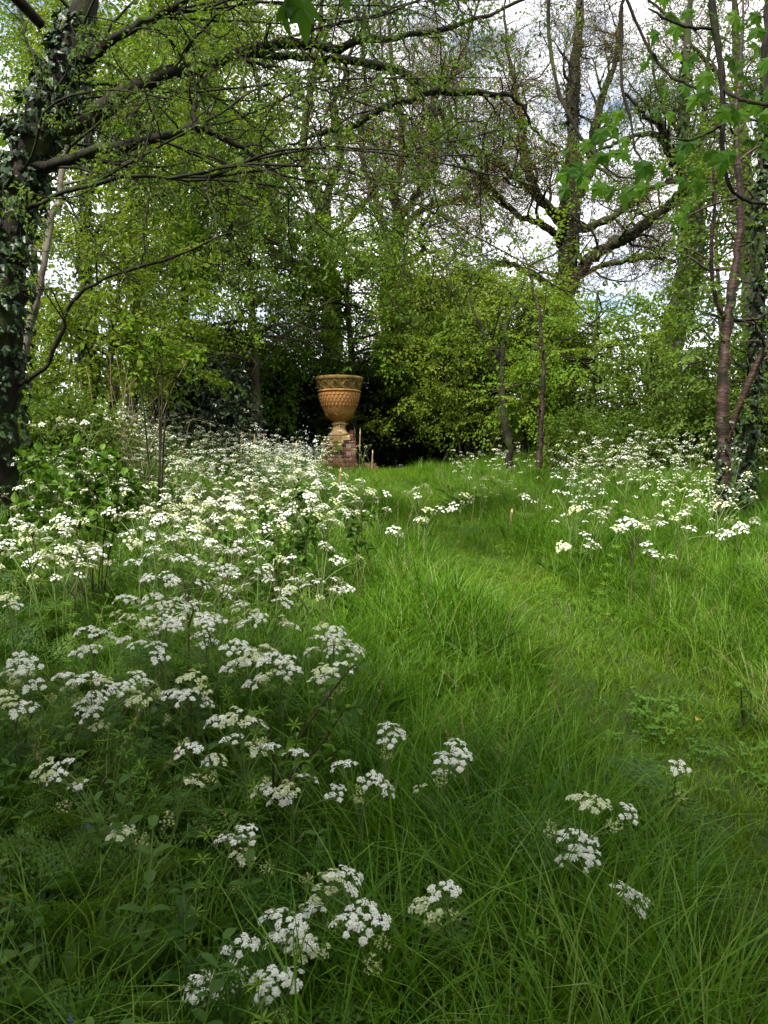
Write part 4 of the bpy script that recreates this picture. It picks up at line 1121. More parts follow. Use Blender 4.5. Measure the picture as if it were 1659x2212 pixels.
    for k, (wd, xo, y0, y1) in enumerate(((0.30, -0.03, 1184, 1232), (0.26, -0.045, 1234, 1276), (0.22, -0.02, 1278, 1318))):
        V, T, F = box_arrays(wd, 0.10, (y1 - y0) * 0.00156, 0.01, 0.004)
        obj('base_block', mesh_np('base_block', V, T, [M['plinth_stone']], quads=F), root, (xo, -0.352 - 0.008 * k, zz((y0 + y1) / 2)))
    return root
urn()

BRICK_ME = [box_mesh('brick', 0.205, 0.098, 0.063, M['brick'], 0.005, 0.0018) for _ in range(5)]
HALF_ME = [box_mesh('brick', 0.098, 0.098, 0.063, M['brick'], 0.005, 0.0018) for _ in range(3)]
def lay(root, x, y, z, half=False, rot=0.0):
    o = obj('brick', random.choice(HALF_ME if half else BRICK_ME), root, (x + rng.normal() * 0.003, y + rng.normal() * 0.003, z + rng.normal() * 0.0012))
    o.rotation_euler = (0, 0, rot + rng.normal() * 0.012)
    return o
def brick_plinth():
    root = empty('brick_plinth', (UX, UY, GU), 'stepped red brick plinth carrying the terracotta urn', 'plinth')
    top = 2.222 - GU
    CH = 0.075
    n = int(top / CH) + 1
    # mortar core, set back from the brick faces
    core = box_mesh('mortar', 0.70, 0.70, top - 0.02, M['mortar'], 0.003)
    obj('mortar', core, root, (0, 0, top / 2 - 0.012))
    W = 0.72
    for c in range(n):
        z = top - CH * 0.5 - c * CH - 0.002
        w = W
        off = 0.1075 if c % 2 else 0.0
        e = w / 2 - 0.052
        for side in range(4):
            a = side * math.pi / 2
            ca, sa = math.cos(a), math.sin(a)
            xs = [(-w / 2 + 0.1025 + off + k * 0.215, False) for k in range(3)]
            if off: xs.insert(0, (-w / 2 + 0.049, True))
            xs = [q for q in xs if q[0] + 0.1 < w / 2 - 0.005 + (0.0 if off else 0.0)]
            for x, hf in xs:
                lay(root, x * ca + e * sa, x * sa - e * ca, z, hf, a)
    # outer foot of bricks, two courses
    for c in range(3):
        z = 0.04 + c * CH
        for k in range(4):
            lay(root, -0.43 + 0.215 * k + (0.1 if c % 2 else 0), -0.47, z, False, 0)
    # broken pier rising at the right of the urn foot
    px0 = 0.27
    for c in range(3):
        lay(root, px0 - 0.02, -0.06 + 0.02 * c, top + CH * 0.5 + c * CH, True, 0)
    lay(root, px0 + 0.02, 0.10, top + CH * 0.5, False, math.pi / 2)
    return root
brick_plinth()
def brick_steps():
    x0 = U(1180 * 1, 990, 16)[0]
    root = empty('brick_wall', (UX + 0.60, UY + 0.05, float(ground(UX + 0.6, UY))), 'low broken red brick wall stepping down right of the plinth', 'wall')
    for c in range(5):
        for k in range(3 - c if c > 2 else 2):
            if c > 4 and k > 0: continue
            if c == 4 and k > 0: continue
            if c == 3 and k > 1: continue
            lay(root, -0.06 + 0.215 * k * 0.62 + (0.05 if c % 2 else 0), 0, 0.035 + c * 0.073, c >= 3 or k == 3, 0)
    return root
brick_steps()

# stakes
def stake(x, y, h, r, label, lean=0.03, tip=True, group=None):
    root = empty('wooden_stake', (x, y, float(ground(x, y))), label, 'stake', group)
    P = np.array([(0, 0, -0.1), (lean * 0.3, 0, h * 0.4), (lean, 0, h * 0.86)])
    V, Q = tubes_arrays([(P, np.array([r, r * 0.97, r * 0.92]), 7)])
    obj('post', mesh_np('post', V, np.zeros((0, 3)), [M['stake_wood']], quads=Q, smooth=True), root)
    if tip:
        P = np.array([(lean, 0, h * 0.86), (lean, 0, h * 0.93), (lean * 1.1, 0, h)])
        V, Q = tubes_arrays([(P, np.array([r * 0.93, r * 0.6, r * 0.08]), 7)])
        obj('tip', mesh_np('tip', V, np.zeros((0, 3)), [M['stake_tip']], quads=Q), root)
def stake_px(px, top, d, r, label, group=None, lean=0.02):
    x = float(U(px, 1000, d)[0]); zt = float(U(px, top, d)[2])
    stake(x, d, zt - float(ground(x, d)), r, label, lean, True, group)
stake_px(776, 924, 15.9, 0.016, 'thin pointed stake standing close against the right of the urn foot')
stake_px(764, 922, 16.6, 0.02, 'dark post just behind the urn foot')
stake_px(803, 971, 15.8, 0.016, 'short pale-tipped stake by the low broken brick wall')
stake_px(638, 952, 14.6, 0.03, 'weathered stake among the flowers left of the plinth')
stake_px(535, 1036, 8.2, 0.020, 'brown pointed stake standing among the flowers on the left', lean=0.05)
stake_px(548, 936, 13.2, 0.016, 'middle one of three thin stakes in the flowers left of the urn', None)
stake_px(520, 930, 13.4, 0.014, 'leftmost one of three thin stakes in the flowers left of the urn', None)
stake_px(568, 936, 13.6, 0.014, 'rightmost one of three thin stakes in the flowers left of the urn', None)
stake_px(733, 1010, 12.0, 0.022, 'short tan stub in the grass in front of the plinth')
stake_px(1103, 1098, 8.6, 0.018, 'short tan stub in the grass in the middle of the clearing')
stake_px(1160, 1075, 9.6, 0.018, 'short tan stub in the grass left of the right-hand flowers')

def picket_fence():
    x1 = float(U(702, 960, 17.0)[0])
    root = empty('picket_fence', (x1, 17.0, float(ground(x1, 17.0))), 'small white picket fence behind the flowers left of the plinth', 'fence')
    zt = float(U(700, 967, 17.0)[2]) - root.location.z
    me = None
    V, T, F = box_arrays(0.024, 0.014, zt, 0.003)
    me = mesh_np('picket', V, T, [M['white_paint']], quads=F)
    for k in range(22):
        obj('picket', me, root, (-0.02 - k * 0.052, 0, zt / 2))
    for z in (zt - 0.05, zt * 0.45):
        V, T, F = box_arrays(1.16, 0.014, 0.035, 0.003)
        obj('rail', mesh_np('rail', V, T, [M['white_paint']], quads=F), root, (-0.57, 0.0155, z))
picket_fence()

# ------------------------------------------------------------------ shrubs with single leaves in the foreground thicket
def shrub(name, label, stems, mats, leaf, nleaf, dens, wood='rose_stem', cat='shrub', hang=0.2, group=None, t0=0.3, r0=0.006, twigs=(0.12, 0.35), sp=0.13, pts=8, singles=0):
    p0 = stems[0][0]
    root = root_at(name, p0, label, cat, group)
    loc = np.array(root.location)
    polys, parts = [], []
    V1, T1 = leaf_tris((0, 0, 0), (0, 1, 0), (0, 0, 1), 1.0, leaf[1] / leaf[0], 0.3, 8)
    single_me = [mesh_np('leaf', V1, T1, mats, None, np.full(len(V1), q)) for q in (0.15, 0.4, 0.65, 0.9)] if singles else []
    made = 0
    for st in stems:
        P, R = catmull(st, np.linspace(r0, r0 * 0.35, len(st)), len(st) * 4)
        polys.append((P, R, 5))
        tw = children_of(P, sp, t0, twigs, (35, 70), 0.18, (0, 0, 0.25), 5)
        for t, A in tw + [(1, P[-5:])]:
            polys.append((A, np.linspace(r0 * 0.35, r0 * 0.15, len(A)), 3))
            cnt = max(3, int(plen(A) / dens))
            for i in range(cnt):
                q, tan = along(A, min(0.99, (i + 0.6) / cnt))
                for sg in (-1, 1):
                    lat = nrm(np.cross(tan, rng.normal(size=3)))
                    d = nrm(tan * 0.5 + lat + np.array([0, 0, -hang]))
                    s = 0.6 + 0.7 * rng.random()
                    if made < singles and rng.random() < 0.5:
                        o = obj('leaf', single_me[made % 4], root); made += 1
                        o.matrix_basis = Matrix.Translation(Vector(q - loc)) @ orient(nrm(np.array([0, 0, 1.0]) + 0.4 * rng.normal(size=3)), d).to_4x4() @ Matrix.Scale(leaf[0] * s, 4)
                        continue
                    parts.append((*leaf_tris(q, d, nrm(np.array([0, 0, 1.0]) + 0.4 * rng.normal(size=3)), leaf[0] * s, leaf[1] * s, 0.3, pts), 0, rng.random()))
    V, Q = tubes_arrays(polys)
    obj('stems', mesh_np('stems', V - loc, np.zeros((0, 3)), [M[wood]], quads=Q, smooth=True), root)
    V, T, Mi, Rn = merge(parts)
    o = obj('foliage', mesh_np('foliage', V - loc, T, mats, Mi, Rn), root)
    o['kind'] = 'stuff'
    return root

def stem_px(pts, d, base_d=None):
    P = [U(x, y, d) for x, y in pts]
    P[0] = np.array([P[0][0], P[0][1], float(ground(P[0][0], P[0][1])) - 0.02])
    return np.array(P)
shrub('sapling', 'young sapling with fresh yellow-green rounded leaves above the flower bank', [stem_px([(335, 990), (345, 900), (330, 800), (300, 740), (285, 700)], 7.0), stem_px([(340, 990), (360, 880), (400, 800), (425, 760)], 7.1), stem_px([(335, 990), (310, 880), (290, 800), (280, 770)], 6.9), stem_px([(335, 990), (350, 860), (345, 770), (330, 720)], 7.0)],
      [M['willow']], (0.068, 0.042), 8, 0.06, 'bark', 'sapling', t0=0.45, r0=0.010, twigs=(0.15, 0.45), sp=0.10, singles=120)
shrub('rose_bush', 'leafy wild rose with a bundle of dark stems at the left among the white flowers', [stem_px([(212, 1345), (215, 1230), (232, 1130), (250, 1030), (258, 985)], 4.9), stem_px([(208, 1340), (200, 1230), (210, 1110), (180, 1020), (150, 985)], 4.9), stem_px([(216, 1340), (235, 1200), (262, 1110), (290, 1050)], 4.95), stem_px([(206, 1345), (195, 1240), (150, 1120), (90, 1030), (62, 990)], 4.8), stem_px([(214, 1345), (222, 1210), (225, 1100), (205, 1010)], 5.0), stem_px([(204, 1345), (170, 1240), (120, 1150), (60, 1090)], 4.7)],
      [M['rose']], (0.066, 0.040), 8, 0.05, t0=0.42, twigs=(0.12, 0.34), sp=0.045, singles=150)
shrub('rose_bush', 'leafy wild rose with bare dark lower stems in the middle of the left flower drift', [stem_px([(592, 1330), (588, 1240), (596, 1160), (620, 1090), (660, 1060)], 5.3), stem_px([(600, 1330), (602, 1230), (640, 1170), (690, 1110)], 5.3), stem_px([(604, 1330), (598, 1240), (570, 1160), (560, 1100)], 5.35), stem_px([(598, 1330), (630, 1250), (660, 1190), (680, 1150)], 5.2)],
      [M['rose']], (0.056, 0.036), 8, 0.05, t0=0.35, twigs=(0.10, 0.28), sp=0.05)
shrub('rose_bush', 'small wild rose with thin twigs at the grassy edge of the flower drift', [stem_px([(800, 1290), (775, 1230), (765, 1160), (745, 1110)], 5.6), stem_px([(802, 1290), (800, 1220), (780, 1150), (790, 1110)], 5.6), stem_px([(805, 1290), (770, 1250), (740, 1200)], 5.5)],
      [M['rose']], (0.052, 0.034), 8, 0.06, t0=0.3, twigs=(0.08, 0.25), sp=0.055)
shrub('rose_bush', 'nearest wild rose with dark branching stems and few leaves among white umbels', [stem_px([(590, 1960), (592, 1800), (600, 1690), (650, 1590), (720, 1490), (760, 1440)], 2.55), stem_px([(588, 1960), (585, 1820), (590, 1640), (580, 1560)], 2.6), stem_px([(592, 1960), (600, 1720), (700, 1600), (745, 1530)], 2.5), stem_px([(590, 1960), (605, 1760), (680, 1660), (730, 1620)], 2.45)],
      [M['rose']], (0.046, 0.026), 8, 0.09, t0=0.4, twigs=(0.06, 0.18), sp=0.12, singles=80)
shrub('rose_bush', 'small wild rose with reddish twigs under the umbels left of the mown path', [stem_px([(500, 1360), (490, 1270), (480, 1200), (500, 1150)], 5.0), stem_px([(495, 1360), (520, 1280), (540, 1210)], 5.0), stem_px([(500, 1360), (465, 1290), (440, 1230)], 4.95)],
      [M['rose']], (0.052, 0.034), 8, 0.06, t0=0.3, twigs=(0.08, 0.25), sp=0.055)
shrub('rose_bush', 'small rose shoot with whorled leaves at the right edge of the long grass', [stem_px([(1610, 1640), (1605, 1560), (1600, 1480)], 3.4), stem_px([(1612, 1640), (1625, 1590), (1650, 1560)], 3.4)],
      [M['rose']], (0.06, 0.026), 8, 0.04, t0=0.2, twigs=(0.06, 0.16), sp=0.06)

def dead_stalks():
    polys = []
    for k in range(34):
        px = rng.uniform(150, 360); d = rng.uniform(9, 11)
        x = U(px, 900, d)[0]; g = float(ground(x, d))
        P = grow((x, d, g), (0.15 * rng.normal(), 0.1 * rng.normal(), 1), rng.uniform(0.8, 2.0), 7, 0.08, (0, 0, 0))
        polys.append((P, np.linspace(0.006, 0.0025, 8), 4))
    for k in range(40):
        px = rng.uniform(60, 520); d = rng.uniform(7.5, 11)
        x = U(px, 900, d)[0]; g = float(ground(x, d))
        P = grow((x, d, g + 0.2), (rng.normal(), 0.4 * rng.normal(), 0.9), rng.uniform(0.8, 1.8), 8, 0.14, (0, 0, -1.6))
        polys.append((P, np.linspace(0.006, 0.0025, 9), 3))
    o = tube_obj('dead_stalks', polys, M['dead_stem'])
    tag(o, 'pale dead stalks and bramble canes tangled on the left bank', 'dead stalks', kind='stuff')
dead_stalks()

# ------------------------------------------------------------------ cow parsley
def flower(c, nl, r, rr, petals=5):
    nl = nrm(nl); a = nrm(np.cross(nl, [0.31, 0.77, 0.55])); b = np.cross(nl, a)
    V, T = [], []
    ph = rr.random() * 6.28
    for k in range(petals):
        t = ph + k * 6.2832 / petals
        d = a * math.cos(t) + b * math.sin(t); s = -a * math.sin(t) + b * math.cos(t)
        L = r * (0.8 + 0.4 * rr.random())
        n = len(V)
        V += [c, c + d * L * 0.7 + s * L * 0.38 + nl * L * 0.1, c + d * L, c + d * L * 0.7 - s * L * 0.38 + nl * L * 0.1]
        T += [(n, n + 1, n + 2), (n, n + 2, n + 3)]
    return np.array(V), np.array(T)

def umbel(seed, level, R=0.043):
    """compound umbel, centre of the top at +R*0.9 above its stalk end; level 2 = petals, 1 = five-cornered flowers, 0 = ragged discs"""
    r = np.random.default_rng(seed)
    nr = r.integers(7, 11) if level else 7
    parts = []
    for k in range(nr):
        a = k * 2.39996 + 0.3 * r.normal(); q = R * math.sqrt((k + 0.6) / nr)
        tip = np.array([math.cos(a) * q, math.sin(a) * q, R * (0.95 - 0.45 * (q / R) ** 2) + 0.003 * r.normal()])
        nl = nrm(np.array([math.cos(a) * q / R * 0.6, math.sin(a) * q / R * 0.6, 1.0]) + 0.12 * r.normal(size=3))
        parts.append((*tube_tris([(0, 0, 0), tip * 0.55 + np.array([0, 0, -0.002]), tip], [0.0007, 0.0006, 0.0005], 3), 0, 0.5))
        u1 = nrm(np.cross(nl, [0.2, 0.9, 0.1])); u2 = np.cross(nl, u1)
        ur = (0.0105 if level else 0.0085) * (0.75 + 0.5 * r.random())
        if level == 0:
            V = [tip + nl * 0.004]; m = 7
            for j in range(m):
                t = j * 6.2832 / m
                V.append(tip + (u1 * math.cos(t) + u2 * math.sin(t)) * ur * (0.8 + 0.5 * r.random()) + nl * 0.004 * r.normal())
            parts.append((np.array(V), np.array([(0, j + 1, (j + 1) % m + 1) for j in range(m)]), 1, r.random()))
        else:
            nf = r.integers(10, 15) if level == 2 else 7
            for j in range(nf):
                t = j * 2.39996; qq = ur * math.sqrt((j + 0.4) / nf)
                c = tip + (u1 * math.cos(t) + u2 * math.sin(t)) * qq + nl * (0.005 - 0.004 * (qq / ur) ** 2 + 0.001 * r.normal())
                fn = nrm(nl + (u1 * math.cos(t) + u2 * math.sin(t)) * 0.5 * qq / ur + 0.2 * r.normal(size=3))
                if level == 2:
                    V, T = flower(c, fn, 0.0040, r)
                else:
                    w1 = nrm(np.cross(fn, [0.2, 0.9, 0.1])); w2 = np.cross(fn, w1)
                    V = np.array([c + (w1 * math.cos(z) + w2 * math.sin(z)) * 0.0048 * (0.75 + 0.5 * r.random()) for z in np.arange(5) * 1.2566 + r.random()])
                    T = np.array([(0, 1, 2), (0, 2, 3), (0, 3, 4)])
                parts.append((V, T, 1, r.random()))
    return merge(parts)

def bud_umbel(seed):
    r = np.random.default_rng(seed); parts = []
    for k in range(8):
        a = k * 2.4; q = 0.022 * math.sqrt((k + 0.5) / 8)
        tip = np.array([math.cos(a) * q, math.sin(a) * q, 0.03 * (0.7 + 0.3 * r.random())])
        parts.append((*tube_tris([(0, 0, 0), tip * 0.5, tip], [0.0007, 0.0006, 0.0005], 3), 0, 0.5))
        for j in range(7):
            c = tip + r.normal(size=3) * 0.0035
            V, T = flower(c, nrm(r.normal(size=3) + np.array([0, 0, 1])), 0.0030, r, 3)
            parts.append((V, T, 1, r.random()))
    return merge(parts)

UM2 = [umbel(s, 2) for s in range(4)]
UM1 = [umbel(10 + s, 1) for s in range(4)]
UM0 = [umbel(20 + s, 0) for s in range(4)]
BUD = [bud_umbel(50 + s) for s in range(3)]
def arr_mesh(name, a, mats): return mesh_np(name, a[0], a[1], mats, a[2], a[3])
UM2_ME = [arr_mesh('flower_head', a, [M['stem'], M['petal'] if k != 3 else M['cream']]) for k, a in enumerate(UM2)]
UM1_ME = [arr_mesh('flower_head', a, [M['stem'], M['petal'] if k != 3 else M['cream']]) for k, a in enumerate(UM1)]
BUD_ME = [arr_mesh('bud_head', a, [M['stem'], M['bud']]) for a in BUD]

def fern_leaf(seed, L=0.2):
    """twice-divided soft leaf lying along +x, drooping"""
    r = np.random.default_rng(seed); parts = []
    n = 7
    pts = np.array([(L * t, 0, 0.25 * L * math.sin(t * 2.2) - 0.18 * L * t * t) for t in np.linspace(0, 1, 6)])
    parts.append((*tube_tris(pts, np.linspace(0.0016, 0.0005, 6), 3), 0, 0.5))
    for k in range(n):
        t = 0.25 + 0.72 * k / (n - 1)
        p, tan = along(pts, t)
        for sg in (-1, 1):
            pl = L * 0.52 * (1 - 0.85 * (t - 0.25)) * (0.9 + 0.2 * r.random())
            d = nrm(tan * 0.75 + np.array([0, sg * 0.8, -0.1]))
            m = 5
            for j in range(m):
                q = p + d * pl * (j + 0.5) / m
                for s2 in (-1, 1):
                    dd = nrm(d * 0.8 + nrm(np.cross([0, 0, 1], d)) * s2 * 0.8 + 0.15 * r.normal(size=3))
                    ll = pl * 0.34 * (1 - 0.6 * j / m)
                    sd = np.cross([0, 0, 1], dd) * ll * 0.20
                    parts.append((np.array([q, q + dd * ll * 0.6 + sd, q + dd * ll, q + dd * ll * 0.6 - sd]), np.array([(0, 1, 2), (0, 2, 3)]), 1, r.random()))
    return merge(parts)
FERN = [fern_leaf(s) for s in range(3)]
FERN_ME = [arr_mesh('leaf', a, [M['stem'], M['herb']]) for a in FERN]

def bend(p0, p1, sag=0.06, n=7):
    p0 = np.asarray(p0, float); p1 = np.asarray(p1, float)
    t = np.linspace(0, 1, n)[:, None]
    L = np.linalg.norm(p1 - p0)
    ctrl = p0 + (p1 - p0) * 0.5 + np.array([-(p1 - p0)[0] * 0.25, -(p1 - p0)[1] * 0.25, sag * L])
    return (1 - t) ** 2 * p0 + 2 * t * (1 - t) * ctrl + t * t * p1

def parsley_at(base, heads, label, group, meshes, nfern=3, name='cow_parsley', purple=False, buds=0):
    """heads: list of (point, size)"""
    base = np.array([base[0], base[1], float(ground(base[0], base[1]))])
    root = empty(name, tuple(base), label, 'wildflower', group)
    pts = np.array([h[0] for h in heads]) - base
    top = pts[np.argmax(pts[:, 2])]
    node = np.array([pts[:, 0].mean() * 0.45, pts[:, 1].mean() * 0.45, top[2] * 0.52])
    node2 = np.array([pts[:, 0].mean() * 0.75, pts[:, 1].mean() * 0.75, top[2] * 0.74])
    polys = [(bend((0, 0, -0.03), node, 0.03), np.linspace(0.0062, 0.0048, 7), 6), (bend(node, node2, 0.03), np.linspace(0.0048, 0.0034, 7), 5)]
    for i, (h, s) in enumerate(heads):
        p = np.asarray(h) - base
        src = node2 if (p[2] > node2[2] + 0.03 and i % 3) else node
        if p[2] < src[2] + 0.02: src = node * 0.55
        polys.append((bend(src, p, 0.10), np.linspace(0.0033, 0.0017, 7), 4))
        tan = nrm(polys[-1][0][-1] - polys[-1][0][-2])
        o = obj('flower_head', meshes[rng.integers(0, len(meshes))], root, tuple(p))
        z = nrm(np.array([0, 0, 1.0]) * 1.1 + tan * 0.8 + 0.22 * rng.normal(size=3))
        q = Vector(z).to_track_quat('Z', 'Y')
        o.rotation_mode = 'QUATERNION'
        o.rotation_quaternion = q @ Vector((0, 0, 1)).rotation_difference(Vector((0, 0, 1)))
        o.scale = (s, s, s)
        if i < buds:
            b = p + np.array([0.05 * rng.normal(), 0.04 * rng.normal(), -0.05 - 0.04 * rng.random()])
            polys.append((bend(src, b, 0.1), np.linspace(0.0018, 0.001, 7), 4))
            o = obj('bud_head', BUD_ME[i % 3], root, tuple(b)); o.scale = (1.1, 1.1, 1.1)
            o.rotation_euler = (0.4 * rng.normal(), 0.4 * rng.normal(), 0)
    tube_obj('stem', polys, M['stem_purple'] if purple else M['stem'], root)
    for k in range(nfern):
        t = 0.15 + 0.7 * k / max(1, nfern)
        p = bend((0, 0, -0.03), node, 0.03)[min(6, int(t * 7))]
        o = obj('leaf', FERN_ME[k % 3], root, tuple(p))
        o.rotation_euler = (0.2 * rng.normal(), -0.25 + 0.2 * rng.normal(), rng.random() * 6.28)
        sc = 0.8 + 0.6 * rng.random(); o.scale = (sc, sc, sc)
    return root

HERO = [  # heads in picture points, height of the plant, sideways shift of its foot (m), label
    ([(143, 1640), (172, 1686), (108, 1650), (190, 1891)], 0.46, 0.12, 'cow parsley with two flat white heads on a curved stem at the lower left'),
    ([(260, 1788)], 0.34, -0.04, 'single small white umbel low in the dark grass at the lower left'),
    ([(407, 1613), (417, 1679)], 0.50, -0.12, 'cow parsley with two small arched heads on a long stalk left of the nearest rose'),
    ([(470, 1550), (510, 1542), (545, 1556), (505, 1590), (545, 1612)], 0.52, 0.03, 'cow parsley with the broadest white heads behind the nearest rose stem'),
    ([(580, 1611), (640, 1623), (570, 1696), (620, 1696), (660, 1676), (725, 1701), (612, 1720)], 0.47, 0.0, 'cow parsley with many drooping white heads round the nearest rose stem'),
    ([(530, 1796), (522, 1841)], 0.36, -0.05, 'two small white heads one above the other left of the lowest rose stem'),
    ([(715, 1886), (700, 1921), (742, 1890), (680, 1950)], 0.36, -0.03, 'cow parsley with upright white and yellowish heads low in the middle'),
    ([(598, 1976), (630, 1990), (650, 2026), (610, 2020), (672, 2040)], 0.30, 0.03, 'dense white cow parsley cluster lowest in the middle of the dark grass'),
    ([(780, 1950), (800, 1985), (755, 1985)], 0.33, 0.0, 'white heads just right of the lowest dense cluster'),
    ([(520, 2036)], 0.27, 0.0, 'small single white head below the cleavers at the bottom'),
    ([(585, 2105), (610, 2120)], 0.25, 0.05, 'pair of small white heads near the bottom edge'),
    ([(415, 2130), (440, 2120), (445, 2150)], 0.25, -0.02, 'spread white head at the bottom edge left of the middle'),
    ([(1255, 1715), (1285, 1728), (1352, 1741), (1235, 1800), (1262, 1815), (1270, 1840), (1340, 1910), (1365, 1935)], 0.46, -0.08, 'cow parsley leaning right in the long grass at the lower right'),
    ([(959, 1912), (929, 1946)], 0.36, 0.08, 'cow parsley with an arched white head on a long pale stalk in the lower grass'),
    ([(984, 1601), (960, 1635), (955, 1665), (990, 1630)], 0.48, -0.04, 'drooping white heads left of centre in the long grass'),
    ([(839, 1570), (848, 1592)], 0.46, -0.05, 'small hanging white head just right of the nearest rose leaves'),
    ([(1464, 1648)], 0.22, 0.0, 'lone small white head on the edge of the mown path'),
    ([(745, 1650), (800, 1670), (820, 1692)], 0.44, -0.02, 'row of small white heads right of the nearest rose stem'),
    ([(268, 1293), (295, 1297), (330, 1288), (350, 1302), (380, 1298), (405, 1310)], 0.62, 0.0, 'row of flat white heads against the dark foliage in the middle left'),
    ([(327, 1340), (370, 1342), (355, 1355)], 0.55, 0.0, 'white heads just below the row of flat heads'),
    ([(190, 1362), (222, 1370), (195, 1400), (175, 1402)], 0.55, 0.02, 'white heads beside the foot of the dark rose stems at the left'),
    ([(270, 1380), (300, 1388), (337, 1392), (340, 1412)], 0.55, 0.0, 'wide white head right of the foot of the dark rose stems'),
    ([(437, 1330), (465, 1338), (450, 1385), (435, 1375)], 0.57, 0.0, 'pale white heads left of the largest white clump'),
    ([(520, 1312), (545, 1320), (560, 1330), (525, 1345), (605, 1338), (628, 1350), (608, 1298)], 0.62, 0.0, 'large rounded white clump in the middle left'),
    ([(505, 1392), (530, 1402), (545, 1415), (520, 1430), (570, 1400)], 0.55, 0.0, 'white heads spilling below the large rounded clump'),
    ([(585, 1420), (612, 1430), (580, 1460), (560, 1470), (625, 1445)], 0.52, 0.03, 'white heads at the lower right of the large clump'),
    ([(700, 1350), (725, 1358), (740, 1385), (718, 1392), (678, 1402), (760, 1398), (690, 1375)], 0.60, 0.0, 'right-hand rounded white clump by the edge of the grass'),
    ([(700, 1440), (720, 1450), (745, 1440), (690, 1465)], 0.52, 0.0, 'creamy white heads below the right-hand rounded clump'),
    ([(40, 1415), (62, 1430), (50, 1455), (75, 1475), (25, 1450)], 0.56, 0.02, 'white clump touching the left edge halfway down'),
    ([(20, 1510), (40, 1525), (8, 1500)], 0.5, 0.02, 'lower white clump touching the left edge'),
    ([(140, 1460), (165, 1475), (195, 1460), (215, 1470), (205, 1500), (195, 1535), (185, 1515)], 0.52, 0.02, 'tumbling white heads below the dark rose stems at the left'),
    ([(295, 1455), (310, 1475), (280, 1490), (300, 1505), (265, 1480)], 0.52, 0.0, 'round white clump right of the tumbling heads'),
    ([(15, 1290), (28, 1305)], 0.6, 0.0, 'white head cut by the left edge above the others'),
    ([(60, 1085), (78, 1098), (40, 1120), (85, 1150), (108, 1168), (62, 1140), (20, 1190)], 0.82, 0.05, 'tall leaning white clump at the left edge in front of the rose leaves'),
    ([(130, 1118), (150, 1128), (200, 1180), (205, 1195)], 0.80, 0.04, 'white heads among the rose leaves at the left'),
    ([(370, 1500), (415, 1462), (400, 1500), (430, 1490)], 0.50, 0.0, 'sparse white heads left of the broadest near heads'),
    ([(877, 1062), (900, 1055), (917, 1049), (901, 1067)], 0.60, 0.03, 'white heads standing alone on the mown grass in front of the urn'),
    ([(923, 1100), (936, 1105), (952, 1100), (904, 1121), (917, 1121)], 0.55, -0.06, 'white heads on a dark stalk in the middle of the path'),
    ([(850, 1143), (860, 1152)], 0.45, 0.03, 'low white head left of the mown path'),
    ([(763, 1057), (775, 1050), (808, 1076), (738, 1084), (767, 1083), (800, 1060)], 0.62, 0.02, 'open white clump at the right end of the left drift'),
    ([(1003, 1068), (978, 1089), (1016, 1079), (985, 1095)], 0.55, 0.0, 'thin white heads right of the mown path'),
    ([(1405, 1190), (1420, 1200), (1396, 1174)], 0.55, 0.0, 'white heads lowest in front of the twin stems'),
    ([(1270, 1180), (1281, 1177), (1262, 1152), (1217, 1177)], 0.50, 0.0, 'small white heads left of the lowest ones in front of the twin stems'),
    ([(1390, 1140), (1368, 1130), (1413, 1127), (1335, 1140), (1350, 1125)], 0.65, 0.0, 'wide white clump in the middle of the right-hand flowers'),
    ([(1489, 1143), (1480, 1112), (1460, 1120)], 0.65, 0.0, 'white heads between the right-hand clump and the brown stem'),
    ([(1297, 1107), (1242, 1098), (1310, 1100)], 0.6, 0.0, 'white heads at the left end of the right-hand flowers'),
    ([(1560, 1090), (1580, 1120), (1575, 1150), (1600, 1135), (1630, 1120)], 0.75, 0.1, 'creamy heads growing up between the twin stems'),
    ([(1130, 1068), (1135, 1072)], 0.45, 0.0, 'tiny white head in the grass right of the tan stub'),
]
for heads, h, dx, lab in HERO:
    ys = np.array([b for a, b in heads]); xs = np.array([a for a, b in heads])
    tmin = (ys.min() - 1022) / FPX
    d0 = (1.52 - h) / (max(tmin, 0.02) + 0.1)
    pts = []
    big = 0.82 if d0 < 2.6 else (0.95 if d0 < 4 else 1.05)
    for a, b in heads:
        dd = d0 * (1 + 0.025 * rng.normal())
        p = U(a, b, dd)
        p[2] = max(p[2], float(ground(p[0], p[1])) + 0.14)
        p[2] -= 0.035
        pts.append((p, big * (0.95 + 0.35 * rng.random())))
    bx = U(float(xs.mean()), float(ys.mean()), d0)[0] + dx
    by = d0 + 0.06
    # several small umbels fill out each head
    extra = []
    for p, s in pts:
        if rng.random() < 0.35:
            q = p + np.array([0.05 * rng.normal(), 0.04 * rng.normal(), -0.02 + 0.015 * rng.normal()])
            extra.append((q, s * 0.75))
    parsley_at((bx, by), pts + extra, lab, None, UM2_ME if d0 < 4.2 else UM1_ME, 3, purple=rng.random() < 0.3, buds=2 if d0 < 3 else 0)

